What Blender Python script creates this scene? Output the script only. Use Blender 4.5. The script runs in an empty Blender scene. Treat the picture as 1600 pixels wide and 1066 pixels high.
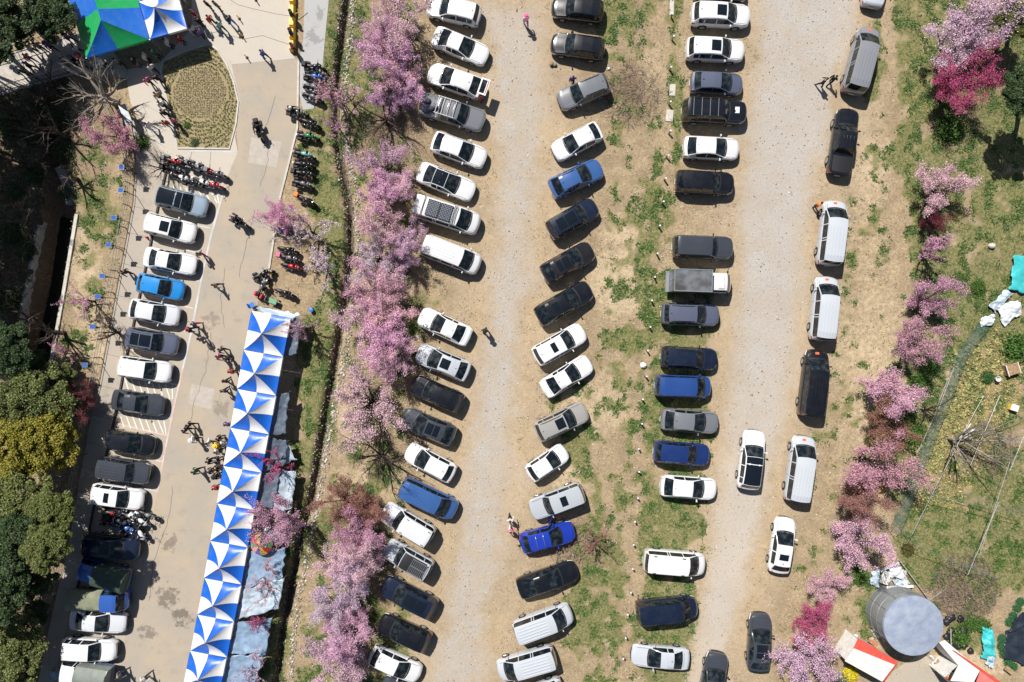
import bpy, math, random
import numpy as np
from mathutils import Vector, Matrix

# ------------------------------------------------------------------ camera, sky, sun, exposure
SC = bpy.context.scene
COL = SC.collection
S, H = 18.1, 58.9                       # photo pixels per metre on the ground, camera height
cam = bpy.data.cameras.new('camera'); cam_o = bpy.data.objects.new('camera', cam); COL.objects.link(cam_o)
cam_o.location = (0, 0, H); cam.sensor_width = 36; cam.lens = 24; cam.clip_end = 2000; cam.clip_start = 0.5
SC.camera = cam_o
SUN_EL = math.radians(52); SUN_DIR = (-0.54, 0.842)      # towards the sun, seen from above
world = bpy.data.worlds.new('World'); SC.world = world; world.use_nodes = True
_wn = world.node_tree.nodes; _bg = _wn['Background']
_sky = _wn.new('ShaderNodeTexSky'); _sky.sky_type = 'NISHITA'; _sky.sun_disc = False
_sky.sun_elevation = SUN_EL; _sky.sun_rotation = math.atan2(SUN_DIR[0], SUN_DIR[1])
world.node_tree.links.new(_sky.outputs[0], _bg.inputs[0]); _bg.inputs[1].default_value = 0.05
sun = bpy.data.lights.new('sun', 'SUN'); sun.energy = 5.0; sun.angle = math.radians(0.5); sun.color = (1.0, 0.955, 0.90)
sun_o = bpy.data.objects.new('sun', sun); COL.objects.link(sun_o)
sun_o.rotation_euler = Vector((-SUN_DIR[0]*math.cos(SUN_EL), -SUN_DIR[1]*math.cos(SUN_EL), -math.sin(SUN_EL))).to_track_quat('-Z', 'Y').to_euler()
sun_o.location = (-30, 40, 60)
SC.view_settings.view_transform = 'Standard'; SC.view_settings.look = 'None'
SC.view_settings.exposure = 0.28; SC.view_settings.gamma = 1.0; SC.view_settings.use_curve_mapping = False
SC.render.engine = 'CYCLES'
SC.cycles.max_bounces = 6; SC.cycles.diffuse_bounces = 1; SC.cycles.transparent_max_bounces = 8; SC.cycles.sample_clamp_indirect = 6

random.seed(7); RNG = np.random.default_rng(7)
PI = math.pi
def P(px, py, z=0.0):                    # photo pixel on the plane at height z -> world point
    k = (H - z) / H
    return ((px-800)/S*k, -(py-533)/S*k, z)
def PX(x, y): return x*S+800, 533-y*S    # world ground point -> photo pixel

# ------------------------------------------------------------------ materials
MATS = {}
def new_mat(name):
    m = bpy.data.materials.new(name); m.use_nodes = True
    return m, m.node_tree.nodes, m.node_tree.links, m.node_tree.nodes['Principled BSDF']
def sock(b, n, v):
    if n in b.inputs: b.inputs[n].default_value = v
def mat(name, color, rough=0.6, metal=0.0, var=0.0, scale=4.0, bump=0.0, bscale=None, coat=0.0, spec=0.5, col2=None, coord='Object', alpha=None, trans=0.0):
    m, N, L, b = new_mat(name)
    sock(b, 'Base Color', (*color, 1)); sock(b, 'Roughness', rough); sock(b, 'Metallic', metal)
    sock(b, 'Coat Weight', coat); sock(b, 'Coat Roughness', 0.05); sock(b, 'Specular IOR Level', spec)
    if trans: sock(b, 'Transmission Weight', trans)
    if alpha is not None: sock(b, 'Alpha', alpha)
    if var > 0 or bump > 0 or col2:
        tc = N.new('ShaderNodeTexCoord'); nz = N.new('ShaderNodeTexNoise'); nz.inputs['Scale'].default_value = scale; nz.inputs['Detail'].default_value = 6
        L.new(tc.outputs[coord], nz.inputs['Vector'])
        if var > 0 or col2:
            r = N.new('ShaderNodeValToRGB'); c2 = col2 or tuple(min(1, c*(1+var)) for c in color); c1 = color if col2 else tuple(c*(1-var) for c in color)
            r.color_ramp.elements[0].position = .35; r.color_ramp.elements[1].position = .65
            r.color_ramp.elements[0].color = (*c1, 1); r.color_ramp.elements[1].color = (*c2, 1)
            L.new(nz.outputs['Fac'], r.inputs[0]); L.new(r.outputs[0], b.inputs['Base Color'])
        if bump > 0:
            n2 = N.new('ShaderNodeTexNoise'); n2.inputs['Scale'].default_value = bscale or scale*3; n2.inputs['Detail'].default_value = 5
            L.new(tc.outputs[coord], n2.inputs['Vector'])
            bp = N.new('ShaderNodeBump'); bp.inputs['Strength'].default_value = bump; bp.inputs['Distance'].default_value = .05
            L.new(n2.outputs['Fac'], bp.inputs['Height']); L.new(bp.outputs[0], b.inputs['Normal'])
    MATS[name] = m
    return m
def objcol_mat(name, rough=0.3, metal=0.0, coat=0.0, island=0.0, hue=0.0, trans=0.0, dirt=0.0, spec=0.5):
    m, N, L, b = new_mat(name)
    oi = N.new('ShaderNodeObjectInfo'); out = oi.outputs['Color']
    sock(b, 'Roughness', rough); sock(b, 'Metallic', metal); sock(b, 'Coat Weight', coat); sock(b, 'Coat Roughness', .04); sock(b, 'Specular IOR Level', spec)
    if island > 0:
        g = N.new('ShaderNodeNewGeometry'); hs = N.new('ShaderNodeHueSaturation')
        mp = N.new('ShaderNodeMapRange'); mp.inputs[3].default_value = 1-island; mp.inputs[4].default_value = 1+island
        L.new(g.outputs['Random Per Island'], mp.inputs[0]); L.new(mp.outputs[0], hs.inputs['Value']); L.new(out, hs.inputs['Color'])
        if hue:
            m2 = N.new('ShaderNodeMath'); m2.operation = 'MULTIPLY'; m2.inputs[1].default_value = 7.31
            m3 = N.new('ShaderNodeMath'); m3.operation = 'FRACT'; L.new(g.outputs['Random Per Island'], m2.inputs[0]); L.new(m2.outputs[0], m3.inputs[0])
            mh = N.new('ShaderNodeMapRange'); mh.inputs[3].default_value = .5-hue; mh.inputs[4].default_value = .5+hue
            L.new(m3.outputs[0], mh.inputs[0]); L.new(mh.outputs[0], hs.inputs['Hue'])
        out = hs.outputs[0]
    if dirt > 0:
        tc = N.new('ShaderNodeTexCoord'); nz = N.new('ShaderNodeTexNoise'); nz.inputs['Scale'].default_value = 1.7; nz.inputs['Detail'].default_value = 8
        L.new(tc.outputs['Object'], nz.inputs['Vector']); mp = N.new('ShaderNodeMapRange'); mp.inputs[1].default_value = .45; mp.inputs[2].default_value = .8; mp.inputs[4].default_value = dirt
        L.new(nz.outputs['Fac'], mp.inputs[0]); mx = N.new('ShaderNodeMix'); mx.data_type = 'RGBA'
        L.new(mp.outputs[0], mx.inputs[0]); L.new(out, mx.inputs[6]); mx.inputs[7].default_value = (.42, .36, .28, 1); out = mx.outputs[2]
        mr = N.new('ShaderNodeMapRange'); mr.inputs[3].default_value = rough; mr.inputs[4].default_value = min(1, rough+.06)
        L.new(nz.outputs['Fac'], mr.inputs[0]); L.new(mr.outputs[0], b.inputs['Roughness'])
    L.new(out, b.inputs['Base Color'])
    if trans > 0:
        tr = N.new('ShaderNodeBsdfTranslucent'); L.new(out, tr.inputs[0]); ms = N.new('ShaderNodeMixShader'); ms.inputs[0].default_value = trans
        L.new(b.outputs[0], ms.inputs[1]); L.new(tr.outputs[0], ms.inputs[2]); L.new(ms.outputs[0], N['Material Output'].inputs[0])
    MATS[name] = m
    return m

m, N, L, b = new_mat('glass_dark'); MATS['glass_dark'] = m      # tinted glass: tint differs from car to car, seats and dash faintly show
sock(b, 'Roughness', .05)
_oi = N.new('ShaderNodeObjectInfo'); _tc = N.new('ShaderNodeTexCoord'); _nz = N.new('ShaderNodeTexNoise'); _nz.inputs['Scale'].default_value = 2.4; _nz.inputs['Detail'].default_value = 3
_ad = N.new('ShaderNodeVectorMath'); _ad.operation = 'ADD'; L.new(_tc.outputs['Object'], _ad.inputs[0]); L.new(_oi.outputs['Location'], _ad.inputs[1]); L.new(_ad.outputs[0], _nz.inputs['Vector'])
_r = N.new('ShaderNodeValToRGB'); _r.color_ramp.elements[0].position = .45; _r.color_ramp.elements[0].color = (.006, .010, .014, 1); _r.color_ramp.elements[1].position = .72; _r.color_ramp.elements[1].color = (.045, .055, .055, 1)
L.new(_nz.outputs['Fac'], _r.inputs[0]); L.new(_r.outputs[0], b.inputs['Base Color'])
mat('roof_glass', (.008, .012, .018), .06)
mat('black_plastic', (.018, .018, .02), .45)
mat('rubber', (.016, .016, .016), .85)
mat('alloy', (.5, .5, .52), .3, .8)
mat('chrome', (.7, .7, .72), .15, 1.0)
mat('lamp_clear', (.75, .78, .8), .1, spec=.8)
mat('lamp_red', (.35, .01, .012), .15)
mat('plate_white', (.75, .76, .74), .4)
mat('orange_sticker', (.85, .13, .05), .45)
objcol_mat('paint', .22, .0, 1.0, dirt=.02)
objcol_mat('cloth', .8)
objcol_mat('cloth_thin', .6, trans=.25)
objcol_mat('matte', .7)
objcol_mat('gloss', .25, coat=.5)
objcol_mat('petal', .7, island=.42, hue=.02, trans=.30)
objcol_mat('leaf', .6, island=.45, hue=.03, trans=.25)
objcol_mat('canopy', .34, trans=.12, dirt=.10)
_n = MATS['canopy'].node_tree; _b = _n.nodes['Principled BSDF']; _nz = _n.nodes.new('ShaderNodeTexNoise'); _nz.inputs['Scale'].default_value = 2.2; _nz.inputs['Detail'].default_value = 5; _tc = _n.nodes.new('ShaderNodeTexCoord')
_bp = _n.nodes.new('ShaderNodeBump'); _bp.inputs['Strength'].default_value = .30; _bp.inputs['Distance'].default_value = .06; _n.links.new(_tc.outputs['Object'], _nz.inputs['Vector']); _n.links.new(_nz.outputs['Fac'], _bp.inputs['Height']); _n.links.new(_bp.outputs[0], _b.inputs['Normal'])
mat('bark', (.06, .045, .035), .9, var=.4, scale=8)
mat('bark_pale', (.30, .26, .22), .9, var=.35, scale=6)
mat('steel', (.45, .47, .48), .35, .7)
mat('skin', (.55, .35, .25), .6)
mat('hair', (.015, .012, .010), .5)
mat('wood', (.33, .22, .12), .8, var=.3, scale=5)
mat('wood_grey', (.30, .27, .23), .85, var=.35, scale=6)
mat('white_paint', (.72, .71, .68), .5, var=.08, scale=3)
mat('yellow_paint', (.75, .48, .04), .5, var=.12, scale=4)
mat('solar_cell', (.012, .017, .035), .12)
mat('solar_blue', (.05, .13, .42), .15)
mat('stone', (.42, .39, .34), .9, col2=(.68, .64, .58), scale=2.2, coord='Object')

# ------------------------------------------------------------------ mesh helpers
class MB:
    def __init__(s): s.v, s.f, s.m = [], [], []
    def add(s, vs, fs, mi=0):
        o = len(s.v); s.v += [tuple(v) for v in vs]; s.f += [tuple(i+o for i in f) for f in fs]; s.m += [mi]*len(fs); return s
    def box(s, c, d, rz=0, mi=0, taper=1.0, bev=0):
        x, y, z = [q/2 for q in d]; vs = []
        for sz, t in ((-1, 1), (1, taper)):
            for sx, sy in ((-1, -1), (1, -1), (1, 1), (-1, 1)):
                a, b = sx*x*t, sy*y*t
                vs.append((c[0]+a*math.cos(rz)-b*math.sin(rz), c[1]+a*math.sin(rz)+b*math.cos(rz), c[2]+sz*z))
        return s.add(vs, [(3, 2, 1, 0), (4, 5, 6, 7), (0, 1, 5, 4), (1, 2, 6, 5), (2, 3, 7, 6), (3, 0, 4, 7)], mi)
    def tube(s, pts, r, n=6, mi=0, cap=True):
        pts = [Vector(p) for p in pts]; rs = r if isinstance(r, (list, tuple)) else [r]*len(pts)
        vs, fs = [], []; ref = Vector((.31, .27, .91))
        for i, p in enumerate(pts):
            t = (pts[min(i+1, len(pts)-1)]-pts[max(i-1, 0)]).normalized()
            if abs(t.dot(ref)) > .97: ref = Vector((1, .1, 0))
            a = t.cross(ref).normalized(); b = t.cross(a)
            for k in range(n):
                w = 2*PI*k/n; vs.append(p+(a*math.cos(w)+b*math.sin(w))*rs[i])
        for i in range(len(pts)-1):
            for k in range(n):
                fs.append((i*n+k, i*n+(k+1) % n, (i+1)*n+(k+1) % n, (i+1)*n+k))
        if cap: fs += [tuple(range(n-1, -1, -1)), tuple(range((len(pts)-1)*n, len(pts)*n))]
        return s.add(vs, fs, mi)
    def lathe(s, c, prof, n=16, axis='z', mi=0):
        vs, fs = [], []
        for (r, h) in prof:
            for k in range(n):
                w = 2*PI*k/n; a, b = r*math.cos(w), r*math.sin(w)
                vs.append({'z': (c[0]+a, c[1]+b, c[2]+h), 'y': (c[0]+a, c[1]+h, c[2]+b), 'x': (c[0]+h, c[1]+a, c[2]+b)}[axis])
        for i in range(len(prof)-1):
            for k in range(n): fs.append((i*n+k, i*n+(k+1) % n, (i+1)*n+(k+1) % n, (i+1)*n+k))
        fs += [tuple(range(n-1, -1, -1)), tuple(range((len(prof)-1)*n, len(prof)*n))]
        return s.add(vs, fs, mi)
    def blob(s, c, r, n=8, m=5, jit=.15, rnd=random, mi=0):
        vs = [(c[0], c[1], c[2]-r[2])]; fs = []
        for i in range(1, m):
            a = PI*i/m
            for k in range(n):
                w = 2*PI*k/n; q = 1+rnd.uniform(-jit, jit)
                vs.append((c[0]+r[0]*q*math.sin(a)*math.cos(w), c[1]+r[1]*q*math.sin(a)*math.sin(w), c[2]-r[2]*q*math.cos(a)))
        vs.append((c[0], c[1], c[2]+r[2])); T = len(vs)-1
        for k in range(n):
            fs.append((0, 1+(k+1) % n, 1+k)); fs.append((T, T-n+k, T-n+(k+1) % n))
        for i in range(m-2):
            for k in range(n): fs.append((1+i*n+k, 1+i*n+(k+1) % n, 1+(i+1)*n+(k+1) % n, 1+(i+1)*n+k))
        return s.add(vs, fs, mi)
    def mesh(s, name, mats, smooth=False, angle=None):
        me = bpy.data.meshes.new(name); me.from_pydata(s.v, [], s.f)
        for m in (mats if isinstance(mats, (list, tuple)) else [mats]): me.materials.append(MATS[m] if isinstance(m, str) else m)
        if any(s.m): me.polygons.foreach_set('material_index', s.m)
        if smooth:
            me.polygons.foreach_set('use_smooth', [True]*len(s.f))
            if angle: me.set_sharp_from_angle(angle=math.radians(angle))
        me.update(); return me
    def build(s, name, mats, parent=None, smooth=False, angle=None): return obj(name, s.mesh(name, mats, smooth, angle), parent)
def fast_mesh(name, V, F, mats):
    """V (n,3) array, F (m,k) array of equal-sided faces"""
    me = bpy.data.meshes.new(name); n, (m, k) = len(V), F.shape
    me.vertices.add(n); me.vertices.foreach_set('co', np.asarray(V, np.float32).ravel())
    me.loops.add(m*k); me.loops.foreach_set('vertex_index', F.astype(np.int32).ravel())
    me.polygons.add(m); me.polygons.foreach_set('loop_start', np.arange(0, m*k, k, dtype=np.int32))
    for q in mats: me.materials.append(MATS[q] if isinstance(q, str) else q)
    me.update(calc_edges=True); me.validate(); return me
def obj(name, me, parent=None, loc=None, rz=0, color=None):
    o = bpy.data.objects.new(name, me); COL.objects.link(o)
    if parent: o.parent = parent
    if loc is not None: o.location = loc
    if rz: o.rotation_euler = (0, 0, rz)
    if color: o.color = (*color, 1)
    return o
def tag(o, label, cat, group=None):
    o['label'] = label; o['category'] = cat
    if group: o['group'] = group
    return o
def thing(name, label, cat, loc=(0, 0, 0), rz=0, group=None):
    o = bpy.data.objects.new(name, None); COL.objects.link(o); o.location = loc; o.rotation_euler = (0, 0, rz); o.empty_display_size = .3
    return tag(o, label, cat, group)
def struct(o): o['kind'] = 'structure'; return o
def stuff(o, label=None, cat=None):
    o['kind'] = 'stuff'
    if label: tag(o, label, cat)
    return o
ORD = ['first', 'second', 'third', 'fourth', 'fifth', 'sixth', 'seventh', 'eighth', 'ninth', 'tenth', 'eleventh', 'twelfth', 'thirteenth', 'fourteenth', 'fifteenth', 'sixteenth', 'seventeenth', 'eighteenth', 'nineteenth', 'twentieth', 'twenty-first', 'twenty-second', 'twenty-third', 'twenty-fourth', 'twenty-fifth']

# value noise in numpy, used for the ground masks and scatter
_NG = RNG.random((256, 256))
def vnoise(x, y, sc, off=0):
    x = np.asarray(x, float)/sc+off*17.3; y = np.asarray(y, float)/sc+off*31.7
    xi, yi = np.floor(x).astype(int), np.floor(y).astype(int); fx, fy = x-xi, y-yi
    fx = fx*fx*(3-2*fx); fy = fy*fy*(3-2*fy)
    g = lambda a, b: _NG[a % 256, b % 256]
    return (g(xi, yi)*(1-fx)+g(xi+1, yi)*fx)*(1-fy)+(g(xi, yi+1)*(1-fx)+g(xi+1, yi+1)*fx)*fy
def fbm(x, y, sc, off=0, o=4):
    t = 0; a = .5; w = 0
    for i in range(o): t = t+a*vnoise(x, y, sc/2**i, off+i); w += a; a *= .5
    return t/w
def sdf(px, py, poly):                   # + inside
    poly = np.asarray(poly, float); d = np.full(px.shape, 1e9); ins = np.zeros(px.shape, bool); n = len(poly)
    for i in range(n):
        a, b = poly[i], poly[(i+1) % n]; e = b-a
        t = np.clip(((px-a[0])*e[0]+(py-a[1])*e[1])/(e@e+1e-9), 0, 1)
        d = np.minimum(d, np.hypot(px-a[0]-t*e[0], py-a[1]-t*e[1]))
        c = (a[1] > py) != (b[1] > py)
        with np.errstate(divide='ignore', invalid='ignore'): xx = (b[0]-a[0])*(py-a[1])/(b[1]-a[1]+1e-12)+a[0]
        ins ^= c & (px < xx)
    return np.where(ins, d, -d)
def ldist(px, py, line):
    line = np.asarray(line, float); d = np.full(px.shape, 1e9)
    for a, b in zip(line[:-1], line[1:]):
        e = b-a; t = np.clip(((px-a[0])*e[0]+(py-a[1])*e[1])/(e@e+1e-9), 0, 1)
        d = np.minimum(d, np.hypot(px-a[0]-t*e[0], py-a[1]-t*e[1]))
    return d
def along(line, step):                   # points every `step` along a polyline
    line = [Vector(p) for p in line]; out = []; rest = 0.0
    for a, b in zip(line[:-1], line[1:]):
        L = (b-a).length; t = rest
        while t < L: out.append((a.lerp(b, t/L), (b-a).normalized())); t += step
        rest = t-L
    return out
# ------------------------------------------------------------------ the ground
MIDLANE = [(700,-300),(770,-300),(772,0),(845,0),(850,120),(848,300),(832,450),(818,560),(805,680),(795,800),(778,900),(765,1000),(745,1100),(700,1366),(610,1366),(660,1100),(680,1000),(700,900),(715,800),(728,700),(738,600),(752,500),(768,400),(772,300),(768,150)]
RLANE = [(1200,-300),(1400,-300),(1362,-20),(1345,30),(1320,130),(1300,210),(1275,300),(1262,400),(1250,520),(1236,640),(1215,760),(1180,880),(1158,960),(1140,1066),(1060,1366),(1000,1366),(1068,1066),(1088,960),(1103,860),(1118,760),(1132,640),(1140,540),(1148,420),(1152,320),(1160,220),(1172,120),(1175,20)]
DITCH = [(538,-200),(541,0),(533,60),(526,120),(523,170),(527,230),(536,275),(546,330),(546,400),(541,450),(531,510),(516,600),(501,690),(488,770),(471,830),(456,900),(441,980),(431,1066),(420,1300)]
DITCH2 = [(556,-200),(552,0),(548,60),(540,110),(538,200),(545,250),(557,300),(562,380),(557,450),(546,520),(531,600),(514,690),(499,780),(482,860),(466,940),(452,1066),(440,1300)]
CHANNEL = [(60,150),(100,230),(118,330),(100,450),(84,540),(70,620),(10,620),(22,540),(45,440),(62,340),(70,280),(45,180)]
FENCE = [(152,128),(185,190),(208,262),(205,310),(194,370),(179,450),(166,520),(153,590),(141,640),(126,720),(113,800),(100,870),(85,930),(67,1010),(52,1085)]
KERB = [(262,262),(250,312),(239,368),(225,435),(210,505),(197,565),(184,635),(171,695),(158,748),(146,800),(130,885),(115,945),(98,1010),(80,1085)]
BAYLINE = [(372,237),(352,290),(330,368),(314,440),(299,520),(286,575),(271,640),(256,715),(246,770),(233,830),(216,910),(197,990),(178,1085)]
ROAD_R = [(468,92),(466,200),(452,250),(437,310),(420,420),(402,480),(445,500),(430,580),(415,670),(400,760),(385,850),(368,960),(350,1090)]
ROADPOLY = BAYLINE + ROAD_R[::-1] + [(362,100)]
BAYPOLY = KERB + BAYLINE[::-1]
WALKPOLY = [(x+5, y) for x, y in FENCE[2:]] + KERB[::-1] + [(250,235),(222,200),(200,175),(213,235)]
PLAZA = [(196,110),(250,98),(300,45),(300,-60),(360,-60),(455,-60),(456,84),(462,92),(362,101),(376,160),(368,215),(372,238),(346,300),(262,262),(250,235),(222,200),(204,160)]
GARDEN = [(252,112),(256,96),(292,80),(328,70),(340,78),(354,100),(366,130),(373,160),(369,195),(359,233),(278,232),(274,205),(266,175),(258,140)]
PATH = [(478,-60),(515,-60),(514,0),(508,60),(505,95),(500,135),(490,170),(474,172),(466,140),(468,98),(474,60)]

GREEN = [(150,330,38,95,.9),(150,235,45,40,.7),(30,380,35,40,.7),(505,300,22,110,1.0),(492,600,30,120,1.0),(516,60,14,150,1.0),(462,800,25,110,.95),(432,1000,22,90,.95),
 (567,60,22,90,1.0),(566,190,30,60,.8),(575,240,25,60,.5),(640,480,50,60,.5),(640,230,30,60,.5),(620,560,50,30,.5),(560,700,60,80,.45),(505,850,30,50,.6),(500,1000,30,80,.5),(485,200,20,90,.8),
 (1000,40,40,90,.6),(958,40,35,50,.7),(1022,330,20,70,.95),(1004,430,16,90,.9),(985,532,38,28,1.0),(950,700,45,35,.6),(907,700,32,45,.85),(992,770,40,110,.6),(930,960,60,130,.65),(955,840,40,60,.65),(990,220,50,60,.35),(890,620,40,60,.4),
 (1056,60,14,220,.85),(1040,330,20,50,.6),(1030,500,28,90,1.0),(1052,620,60,150,1.25),(1062,560,50,60,1.1),(1050,840,65,70,.8),(1044,1000,62,90,.85),(1020,780,40,60,.8),
 (1440,215,85,70,.9),(1520,260,110,120,.85),(1365,70,25,110,.7),(1322,305,18,35,.8),(1330,440,18,60,.5),(1540,420,70,70,.65),(1455,620,45,90,1.1),(1565,760,85,110,.95),(1555,860,80,90,.9),(1590,560,40,60,1.0),(1466,820,30,70,1.1),(1355,960,40,70,.6),(1525,990,40,40,.9),(1470,560,40,40,.9),(1425,790,50,70,.5),(1380,360,40,90,.35),(1330,600,25,80,.3),(1560,640,60,60,.6)]
BROWN = [(600,190,60,70,.6),(985,140,60,70,.75),(1560,120,90,110,.9),(1000,20,20,150,.5),(640,240,50,60,.5),(930,600,50,60,.4),(60,230,110,140,.8),(40,420,90,160,.7),(60,900,120,200,.9),(520,850,40,90,.6),(920,850,60,60,.6),(1500,700,60,60,.6),(1500,920,70,60,.7),(560,950,60,120,.5),(1400,930,60,60,.4),(590,700,60,60,.4)]
SAND = [(965,440,45,60,1.0),(970,370,40,15,1.0),(930,640,60,60,.6),(900,760,50,60,.5),(1370,560,60,200,.6),(1350,250,50,120,.6),(130,430,30,90,.7),(560,640,40,60,.6),(150,520,30,60,.7),(1480,600,40,60,.8),(1520,880,30,30,.9),(1500,1040,50,40,1.0),(1545,1030,30,40,.8),(560,760,60,60,.5),(1015,110,30,60,.5),(1330,520,50,100,.4)]
def blobs(px, py, L, n):
    t = np.zeros(px.shape)
    for cx, cy, rx, ry, a in L:
        t = np.maximum(t, a*np.clip(1.35-np.hypot((px-cx)/rx, (py-cy)/ry), 0, 1))
    return t
GREENZONES = [([(945,-40),(1048,-40),(1032,350),(1002,600),(975,1100),(900,1100),(905,800),(920,600),(950,300)], .34), ([(1000,640),(975,1100),(895,1100),(900,680)], .58), ([(1385,-40),(1640,-40),(1640,920),(1400,920),(1385,700),(1425,500)], .80), ([(478,170),(525,170),(545,400),(505,660),(445,980),(425,1100),(395,1100),(440,860),(470,600),(498,420)], .80), ([(518,-40),(560,-40),(575,120),(540,180),(520,120)], .8), ([(560,-40),(655,-40),(640,1100),(455,1100),(540,600)], .46), ([(118,240),(204,262),(125,650),(85,610)], .40), ([(1300,150),(1400,0),(1430,500),(1380,800),(1240,1090),(1180,1090),(1230,900),(1290,500)], .20), ([(1010,420),(1125,420),(1100,800),(1090,1090),(975,1090),(1000,700)], .7)]
def masks(px, py):
    n1 = fbm(px, py, 60, 1); n2 = fbm(px, py, 16, 2); n3 = fbm(px, py, 150, 3)
    lane = np.maximum(sdf(px, py, MIDLANE), sdf(px, py, RLANE))
    gravel = np.clip(.5+(lane+(n1-.5)*70+(n2-.5)*26)/46, 0, 1)
    g = blobs(px, py, GREEN, n1)
    for zp, za in GREENZONES: g = np.maximum(g, za*np.clip(.5+sdf(px, py, zp)/24, 0, 1))
    grn = np.clip((g-.12+(n2-.5)*1.5+(n1-.5)*.9-.14)*1.9, 0, 1)*np.clip(g*4, 0, 1)*(1-.92*np.clip((lane+6)/20, 0, 1))
    out = (px < -20) | (px > 1620) | (py < -20) | (py > 1086)
    grn = np.where(out, np.clip(grn+(n1-.45)*1.6*(n2 > .45), 0, 1)*(gravel < .3), grn)
    br = np.clip(blobs(px, py, BROWN, n1)+(n3-.5)*.6-.15*gravel, 0, 1)
    sa = np.clip(blobs(px, py, SAND, n1)*1.2+(n1-.5)*.7, 0, 1)*(1-gravel*.5)
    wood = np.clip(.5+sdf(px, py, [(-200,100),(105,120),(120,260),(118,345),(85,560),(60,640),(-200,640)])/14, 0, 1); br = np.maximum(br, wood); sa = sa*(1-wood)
    return gravel, grn, br, sa
def gauss(d, w): return np.exp(-(d/w)**2)
def ground_z(px, py):
    dd = ldist(px, py, DITCH); z = -.9*np.clip(1.35-dd/6.5, 0, 1)
    cd = sdf(px, py, CHANNEL); z = z-2.6*np.clip((cd+1)/5, 0, 1)
    pave = np.maximum.reduce([sdf(px, py, q) for q in (ROADPOLY, BAYPOLY, WALKPOLY, PLAZA, PATH, GARDEN)])
    rough = np.clip((-pave-2)/14, 0, 1)
    far = np.clip((px-1300)/60, 0, 1)+np.clip((480-px)/40, 0, 1)*1.0+gauss(px-590, 50)+gauss(px-985+(py-533)*.06, 32)
    z = z+(fbm(px, py, 22, 9)-.5)*.10*rough*np.clip(far+.15, 0, 1)-.012*rough
    return np.where(pave > -2, np.minimum(z, -.02), z)
def axis_coords(lo, hi, step, far):
    core = np.arange(lo, hi+1e-6, step); ext = [4, 9, 18, 35, 70, 140, far]
    return np.concatenate([[lo-e for e in ext[::-1]], core, [hi+e for e in ext]])
gx = axis_coords(-50, 50, .21, 320); gy = axis_coords(-36, 36, .21, 320)
GX, GY = np.meshgrid(gx, gy); gpx, gpy = PX(GX, GY)
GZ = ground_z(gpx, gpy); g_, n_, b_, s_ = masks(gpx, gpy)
nx, ny = len(gx), len(gy)
idx = np.arange(nx*ny).reshape(ny, nx)
quads = np.stack([idx[:-1, :-1], idx[:-1, 1:], idx[1:, 1:], idx[1:, :-1]], -1).reshape(-1, 4)

m, N, L, b = new_mat('ground_soil'); MATS['ground_soil'] = m
def nd(t, **kw):
    q = N.new(t)
    for k, v in kw.items(): setattr(q, k, v)
    return q
def noise(scale, detail=6, rough=.6, vec=None):
    q = nd('ShaderNodeTexNoise'); q.inputs['Scale'].default_value = scale; q.inputs['Detail'].default_value = detail; q.inputs['Roughness'].default_value = rough
    L.new(vec or geo.outputs['Position'], q.inputs['Vector']); return q.outputs['Fac']
def ramp(fac, stops):
    q = nd('ShaderNodeValToRGB'); e = q.color_ramp.elements
    while len(e) < len(stops): e.new(.5)
    for k, (p, c) in enumerate(stops): e[k].position = p; e[k].color = (*c, 1)
    L.new(fac, q.inputs[0]); return q.outputs[0]
def mix(fac, a, c, bt='MIX'):
    q = nd('ShaderNodeMix', data_type='RGBA', blend_type=bt)
    for s_k, v in ((0, fac), (6, a), (7, c)):
        if hasattr(v, 'is_linked'): L.new(v, q.inputs[s_k])
        elif isinstance(v, tuple): q.inputs[s_k].default_value = (*v, 1)
        else: q.inputs[s_k].default_value = v
    return q.outputs[2]
def math_(op, a, c=None, clamp=False):
    q = nd('ShaderNodeMath', operation=op, use_clamp=clamp)
    for k, v in ((0, a), (1, c)):
        if v is None: continue
        if hasattr(v, 'is_linked'): L.new(v, q.inputs[k])
        else: q.inputs[k].default_value = v
    return q.outputs[0]
def edge(mask, nz, w=.5, k=3.0):         # noisy threshold of a mask
    t = math_('ADD', mask, math_('MULTIPLY', math_('SUBTRACT', nz, .5), w)); return math_('MULTIPLY', math_('SUBTRACT', t, .5-.5/k), k, True)
geo = nd('ShaderNodeNewGeometry'); at = nd('ShaderNodeAttribute', attribute_name='cover'); sep = nd('ShaderNodeSeparateColor'); L.new(at.outputs['Color'], sep.inputs[0])
nf, nm, nl, nxl = noise(4.6, 6, .8), noise(2.3, 7, .7), noise(.8, 6), noise(.22, 5)
straw = ramp(nf, [(.28, (.15, .10, .055)), (.42, (.33, .245, .145)), (.58, (.49, .385, .245)), (.76, (.62, .52, .37))])
straw = mix(ramp(nl, [(.35, (0, 0, 0)), (.65, (1, 1, 1))]), straw, mix(.6, straw, (.20, .15, .095)))
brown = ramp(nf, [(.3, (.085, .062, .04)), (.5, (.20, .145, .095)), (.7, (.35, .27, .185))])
sandc = ramp(nm, [(.3, (.35, .265, .165)), (.55, (.53, .42, .275)), (.8, (.66, .55, .40))])
grass = ramp(nf, [(.30, (.03, .045, .010)), (.45, (.10, .125, .035)), (.56, (.20, .205, .075)), (.68, (.40, .34, .19))])
gr1 = ramp(noise(6.5, 5, .85), [(.27, (.17, .155, .135)), (.41, (.37, .34, .30)), (.56, (.475, .445, .405)), (.74, (.62, .60, .56))])
spots = ramp(noise(1.9, 7, .72), [(.60, (0, 0, 0)), (.70, (1, 1, 1))])
gr1 = mix(math_('MULTIPLY', spots, .6), gr1, (.30, .225, .15))
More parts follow.
